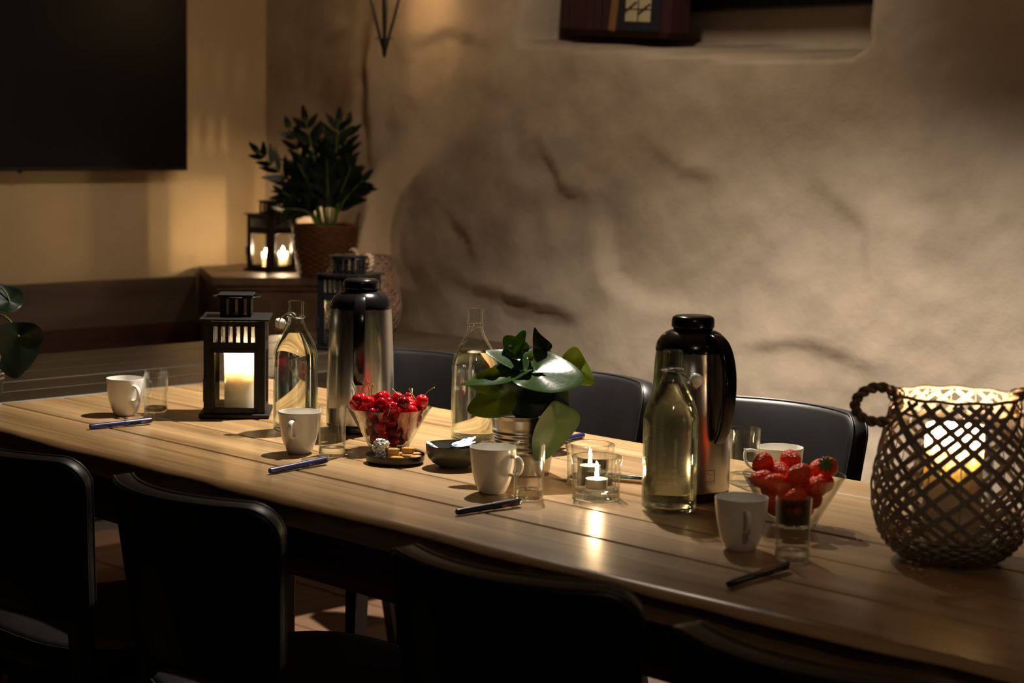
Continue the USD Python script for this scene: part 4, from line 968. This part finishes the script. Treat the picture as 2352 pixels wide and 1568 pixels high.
def round_leaf(cen, tip, nrm, L, W, cup=0.15, fold=0.0, notch=0.12):
    """A round fleshy leaf: cen is where the stalk joins, tip the direction of its point, nrm its upper side."""
    tip = np.asarray(tip, float); tip /= np.linalg.norm(tip); nrm = np.asarray(nrm, float)
    nrm = nrm - tip * (nrm @ tip); nrm /= np.linalg.norm(nrm); sd = np.cross(nrm, tip)
    K, R = 36, 7; V, F = [], []
    for i in range(R + 1):
        q = i / R
        for k in range(K):
            a = 2 * PI * k / K; ca, sa = math.cos(a), math.sin(a)
            base = 0.62 + 0.38 * ca if ca > 0 else 0.62 + 0.12 * ca
            rad = (base + 0.10 * max(0, ca) ** 8) * (1 - notch * max(0, -ca) ** 6)
            x, y = q * rad * ca * L, q * 0.62 * sa * W
            h = cup * L * q * q * (0.5 + 0.5 * sa * sa) + fold * abs(y) - 0.10 * L * (q * max(0, ca)) ** 2 * 0.8 + 0.004 * math.sin(3 * a + 1) * q
            V.append(np.asarray(cen) + tip * x + sd * y + nrm * h)
    n1 = len(V); V = V + [p - nrm * 0.0011 for p in V]
    for o, fl in ((0, False), (n1, True)):
        for i in range(R):
            for k in range(K):
                k2 = (k + 1) % K; a, b, cc, d = o + i * K + k, o + i * K + k2, o + (i + 1) * K + k2, o + (i + 1) * K + k
                F += [(a, cc, b), (a, d, cc)] if fl else [(a, b, cc), (a, cc, d)]
    for k in range(K):
        k2 = (k + 1) % K; a, b = R * K + k, R * K + k2; F += [(a, b, b + n1), (a, b + n1, a + n1)]
    return trimesh.Trimesh(np.array(V), np.array(F), process=True)

def pot_parts(t, r1, r0, h, matname):
    prof = [(0, 0.002), (r0 - 0.003, 0.0), (r0, 0.001)]
    for k in range(1, 40):
        q = k / 40; z = 0.001 + q * (h - 0.004); r = r0 + (r1 - r0) * q
        if 0.36 < q < 0.78: r += 0.0012 * math.sin((q - 0.36) * 2 * PI / 0.105)
        prof.append((r, z))
    prof += [(r1 + 0.002, h - 0.002), (r1 + 0.0024, h), (r1 + 0.001, h + 0.0012), (r1 - 0.001, h), (r1 - 0.0018, h - 0.004), (r0 + (r1 - r0) * 0.85 - 0.002, h * 0.85), (0, h * 0.84)]
    obj('pot', lathe(prof, 60), matname, t, 50)
    obj('soil', lathe([(0, h * 0.845), (r1 * 0.93, h * 0.845), (r1 * 0.94, h * 0.88), (r1 * 0.5, h * 0.91), (0, h * 0.9)], 32), 'soil', t, 40)

PP = np.array([-2.425, 2.438, 0.7502]); S_ = 1 / 1247.0
def pv(px, py, df): return view_pt((px - 1206) * S_, (1085 - py) * S_ / 0.985, df)
pl = thing('potted_plant', 'round-leaved green plant in a ribbed zinc pot at the centre of the table', 'plant', PP)
pot_parts(pl, 0.064, 0.047, 0.110, 'zinc')
U, Rr, Ff = VU, VR * [1, 1, 0], VF
def add_leaf(px, py, df, tip, nrm, L, W, m='leaf', cup=0.15, fold=0.0, lab=None, root=(0, 0)):
    cen = pv(px, py, df)
    lf = obj('leaf', round_leaf(cen, tip, nrm, L, W, cup, fold), m, pl, True, lab)
    r0 = np.array([root[0], root[1], 0.098]); mid_ = (r0 + cen) / 2 + np.array([0, 0, 0.02]) - 0.1 * (cen - r0) * [1, 1, 0]
    obj('stalk', tube(bezier(r0, r0 + [0, 0, 0.03], mid_, cen - np.asarray(nrm) / np.linalg.norm(nrm) * 0.001, 10), 0.0016, 6), 'stem', lf, True)
add_leaf(1228, 850, 0.040, Rr * 1.0 - U * 0.12 + Ff * 0.25, U * 0.88 + Ff * 0.47 + Rr * 0.07, 0.082, 0.108, 'glossy_leaf', 0.05, 0.05, 'large glossy leaf catching the light')
add_leaf(1216, 840, 0.012, -Rr * 1.0 + U * 0.28 - Ff * 0.1, U * 0.85 + Ff * 0.45 + Rr * 0.1, 0.078, 0.060, 'leaf', 0.12, 0.05)
add_leaf(1172, 852, 0.035, -Rr * 0.95 - U * 0.22 + Ff * 0.15, U * 0.75 + Ff * 0.30 - Rr * 0.35, 0.085, 0.062, 'leaf', 0.05, 0.0)
add_leaf(1150, 908, 0.060, -Rr * 0.9 - U * 0.35 + Ff * 0.1, U * 0.5 + Ff * 0.75 - Rr * 0.2, 0.058, 0.060, 'young_leaf', 0.10, 0.0, 'yellow-green leaf at lower left')
add_leaf(1130, 872, 0.045, -Rr * 0.9 - U * 0.1, U * 0.35 + Ff * 0.9, 0.040, 0.040, 'young_leaf', 0.05)
add_leaf(1210, 884, 0.045, -U * 1.0 + Ff * 0.2, Ff * 1.0 + U * 0.15, 0.060, 0.075, 'dark_leaf', 0.12)
add_leaf(1258, 895, 0.025, Rr * 0.5 - U * 0.9, Ff * 0.8 + U * 0.2 - Rr * 0.5, 0.060, 0.060, 'dark_leaf', 0.1)
add_leaf(1160, 880, 0.010, -Rr * 0.6 - U * 0.6, Ff * 0.8 + U * 0.4 - Rr * 0.3, 0.050, 0.06, 'dark_leaf', 0.1)
add_leaf(1276, 955, 0.050, -U * 0.8 - Rr * 0.35 + Ff * 0.1, Ff * 0.66 + Rr * 0.72 - U * 0.1, 0.074, 0.090, 'deep_leaf', 0.05, 0.10, 'large leaf hanging over the right side of the pot')
add_leaf(1312, 838, -0.02, Rr * 0.6 - U * 0.6, Rr * 0.6 + Ff * 0.55 + U * 0.3, 0.050, 0.055, 'young_leaf', 0.12)
add_leaf(1188, 812, -0.02, -Rr * 0.5 + U * 0.5, Ff * 0.55 + U * 0.55 - Rr * 0.5, 0.034, 0.036, 'leaf', 0.2)
add_leaf(1196, 806, 0.0, U * 0.85 + Rr * 0.35, -Rr * 0.8 + U * 0.3 + Ff * 0.4, 0.032, 0.028, 'leaf', 0.5, 0.4)
add_leaf(1224, 806, -0.03, U * 1.0 - Rr * 0.25, Rr * 0.9 + Ff * 0.3, 0.034, 0.020, 'dark_leaf', 0.6, 0.7)
add_leaf(1216, 822, 0.02, U * 0.7 + Rr * 0.2, Ff * 0.8 + U * 0.3, 0.010, 0.009, 'young_leaf', 0.2)

# second round-leaved plant, cut by the left edge of the picture
P2 = np.array([-3.885, 2.145, 0.7502])
p2 = thing('potted_plant', 'dark round-leaved plant cut off by the left edge of the picture', 'plant', P2)
pot_parts(p2, 0.064, 0.047, 0.110, 'zinc')
S2 = 1 / 1010.0
for px, py, df, tip, nr, L, W in ((45, 765, 0.06, -U * 1.0, Ff * 0.9 + Rr * 0.3, 0.075, 0.085), (12, 790, 0.02, -U * 1.0 + Rr * 0.2, Ff * 0.9 + Rr * 0.3, 0.07, 0.075), (8, 690, 0.0, -Rr * 0.4 + U * 0.3, U * 0.7 + Ff * 0.5, 0.06, 0.06), (-60, 740, 0.06, -Rr * 0.8 - U * 0.5, Ff * 0.7 + U * 0.4, 0.08, 0.08), (-70, 690, -0.02, -Rr * 0.6 + U * 0.5, U * 0.8 + Ff * 0.4, 0.07, 0.07), (-30, 800, -0.05, Rr * 0.3 - Ff * 0.9, U * 0.8 - Ff * 0.3, 0.07, 0.07)):
    cen = view_pt((px + 62) * S2, (912 - py) * S2, df)
    lf = obj('leaf', round_leaf(cen, tip, nr, L, W, 0.12), 'dark_leaf', p2, True)
    obj('stalk', tube(bezier((0, 0, 0.098), (0, 0, 0.18), (cen[0] * 0.6, cen[1] * 0.6, cen[2] + 0.09), cen, 12), 0.0024, 6), 'stem', lf, True)

# tall plant in a wicker pot on the cabinet
ZP = np.array([-5.39, 4.37, 0.8302])
zz = thing('tall_plant', 'tall dark feathery plant in a wicker pot in the room corner', 'plant', ZP)
prof = [(0, 0.0), (0.088, 0.0), (0.092, 0.004), (0.104, 0.07), (0.112, 0.13), (0.117, 0.185), (0.112, 0.188), (0.104, 0.15), (0, 0.15)]
m = lathe(prof, 72); v = np.array(m.vertices); a = np.arctan2(v[:, 1], v[:, 0])
obj('pot_lining', m, 'brown_wicker', zz, 40)
q = np.linspace(0, 2 * PI, 97)[:-1]
for i in range(18):
    z = 0.006 + i * 0.0104; r = np.interp(z, [0, 0.07, 0.13, 0.19], [0.094, 0.106, 0.114, 0.119]) + 0.0022 * np.sin(q * 16 + i * PI)
    obj('weave_row', tube(np.stack([r * np.cos(q), r * np.sin(q), np.full_like(q, z)], -1), 0.0046, 5, True), 'brown_wicker', zz, True)
for s_ in (-1, 1):
    arc = [VR * [1, 1, 0] * (s_ * (0.112 + 0.012 * math.sin(b))) + VF * 0.03 * math.cos(b) + VU * (0.185 + 0.05 * math.sin(b)) for b in np.linspace(0, PI, 14)]
    obj('pot_handle', tube(arc, 0.005, 6), 'brown_wicker', zz, True)
obj('soil', lathe([(0, 0.152), (0.103, 0.152), (0.06, 0.160), (0, 0.158)], 32), 'soil', zz, 40)
g = random.Random(17)
def spray(tipx, tipz, df, n, base, kind='dark_leaf', ll=0.078):
    b = np.array([base * VR[0], base * VR[1], 0.155]); e_ = view_pt(tipx, tipz, df)
    P = bezier(b, b + [0, 0, 0.10] + 0.10 * (e_ - b), b + (e_ - b) * 0.6 + [0, 0, 0.03], e_, 22)
    st = obj('frond', tube(P, np.linspace(0.0062, 0.0018, 22), 6), 'stem', zz, True)
    T = np.gradient(P, axis=0)
    for k in range(n):
        q = 0.30 + 0.70 * k / (n - 1); idx = min(20, int(q * 21)); p = P[idx]; t_ = T[idx] / np.linalg.norm(T[idx])
        for s_ in ((-1, 1) if k < n - 1 else (0,)):
            sd = np.cross(t_, VF); sd /= np.linalg.norm(sd)
            sd = sd * math.cos(g.uniform(-0.7, 0.7)) + np.cross(sd, t_) * g.uniform(-0.7, 0.7)
            d = t_ * 0.75 + sd * s_ * 0.75; d /= np.linalg.norm(d); nn = np.cross(d, sd if s_ else VR); nn = nn / (np.linalg.norm(nn) + 1e-9)
            if nn @ VF < 0: nn = -nn
            L = ll * (0.75 + 0.5 * math.sin(q * PI)) * g.uniform(0.85, 1.15)
            Q = np.array([p + d * L * x + nn * (-0.10 * L * x * x) for x in (0, 0.15, 0.35, 0.6, 0.82, 1.0)])
            obj('leaflet', ribbon(Q, np.tile(nn, (6, 1)), np.array([0.005, 0.018, 0.025, 0.022, 0.013, 0.002]), 0.0012), kind, st, 40)
K7 = 1 / 615.0
for px, py, df, n, b_ in ((598, 312, 0.05, 9, -0.02), (668, 248, 0.0, 8, -0.02), (715, 232, 0.08, 10, 0.0), (742, 262, -0.06, 8, 0.0), (792, 234, 0.03, 10, 0.02), (812, 238, -0.04, 8, 0.03), (852, 378, 0.04, 8, 0.03), (826, 345, 0.08, 7, 0.03), (662, 408, 0.10, 8, -0.03), (664, 448, 0.13, 7, -0.03), (770, 330, 0.12, 8, 0.01), (700, 340, 0.10, 8, -0.01)):
    spray((px - 760) * K7 * 0.93, (612 - py) * K7 * 0.93, df, n, b_)

# ------------------------------------------------------------------ wall lamp and niche cushion
wlp = thing('wall_lamp', 'hanging teardrop wire cage lamp lit on the stone wall, cut by top edge', 'lamp', (-5.10, 4.395, 1.62))
HB = 0.43
for k in range(4):
    a = k * PI / 2 + 0.75
    P = []
    for q in np.linspace(0, 1, 24):
        r = 0.068 * math.sin(min(1, q * 1.15) * PI * 0.5) ** 1.15 * (1 if q < 0.8 else 1 - ((q - 0.8) / 0.2) ** 2 * 0.85)
        P.append((r * math.cos(a), r * math.sin(a), q * HB + 0.002))
    obj('cage_wire', tube(P, 0.0055, 6), 'iron_wire', wlp, True)
obj('tip', lathe([(0, -0.004), (0.005, 0.0), (0.008, 0.008), (0.005, 0.016), (0, 0.018)], 16), 'iron_wire', wlp, True)
obj('socket', lathe([(0, 0.030), (0.011, 0.030), (0.0125, 0.034), (0.0125, 0.062), (0.009, 0.066), (0, 0.066)], 20), 'iron_wire', wlp, 40)
obj('cross_bar', tube([(-0.024, -0.02, 0.064), (0.024, 0.02, 0.064)], 0.0022, 6), 'iron_wire', wlp, True)
obj('centre_rod', tube([(0, 0, 0.06), (0, 0, 0.235)], 0.006, 8), 'iron_wire', wlp, True)
obj('bulb', place(trimesh.creation.icosphere(3, 0.020), (0, 0, 0.265)), 'bulb', wlp, True)
obj('top_ring', lathe([(0.006, HB - 0.008), (0.016, HB - 0.004), (0.016, HB + 0.004), (0.006, HB + 0.008)], 20, True), 'iron_wire', wlp, 40)
obj('wall_bracket', cat_([tube([(0, 0, HB), (0, 0, HB + 0.05), (0, 0.20, HB + 0.07)], 0.005, 6), place(lathe([(0, 0), (0.04, 0), (0.04, 0.015), (0, 0.02)], 24), (0, 0.215, HB + 0.07), 0, PI / 2)]), 'iron_wire', wlp, 40)

nc = thing('niche_cushion', 'dark red cloth chest with a pale square panel standing in the wall niche', 'chest', (-4.32, 4.775, 1.688), 0, None, (0, 3.1, 0))
obj('body', box(0.50, 0.13, 0.18, (0, 0, 0.091), 0.02), 'red_border', nc, False)
for k in range(6):
    obj('ribbed_panel', box(0.034, 0.014, 0.15, (-0.205 + k * 0.038, -0.068, 0.092), 0.006), 'red_cloth', nc, False)
obj('tan_strip', place(box(0.030, 0.014, 0.15, (0, 0, 0), 0.005), (0.018, -0.069, 0.092), 0, 0, 0.08), 'tan_cloth', nc, False)
ctr = obj('centre_panel', box(0.18, 0.012, 0.15, (0.128, -0.068, 0.095), 0.004), 'navy_cloth', nc, False)
for i, (x, z) in enumerate(((0.102, 0.112), (0.160, 0.112), (0.102, 0.070), (0.160, 0.070))):
    obj('pale_square', box(0.050, 0.008, 0.038, (x - 0.0, -0.0765, z), 0.002), 'cream_cloth', ctr, False)
obj('diagonal_stripe', place(box(0.060, 0.006, 0.006, (0, 0, 0)), (0.160, -0.081, 0.092), 0, 0, -0.6), 'navy_cloth', ctr, False)
obj('diagonal_stripe', place(box(0.058, 0.006, 0.006, (0, 0, 0)), (0.102, -0.081, 0.098), 0, 0, -0.6), 'red_border', ctr, False)
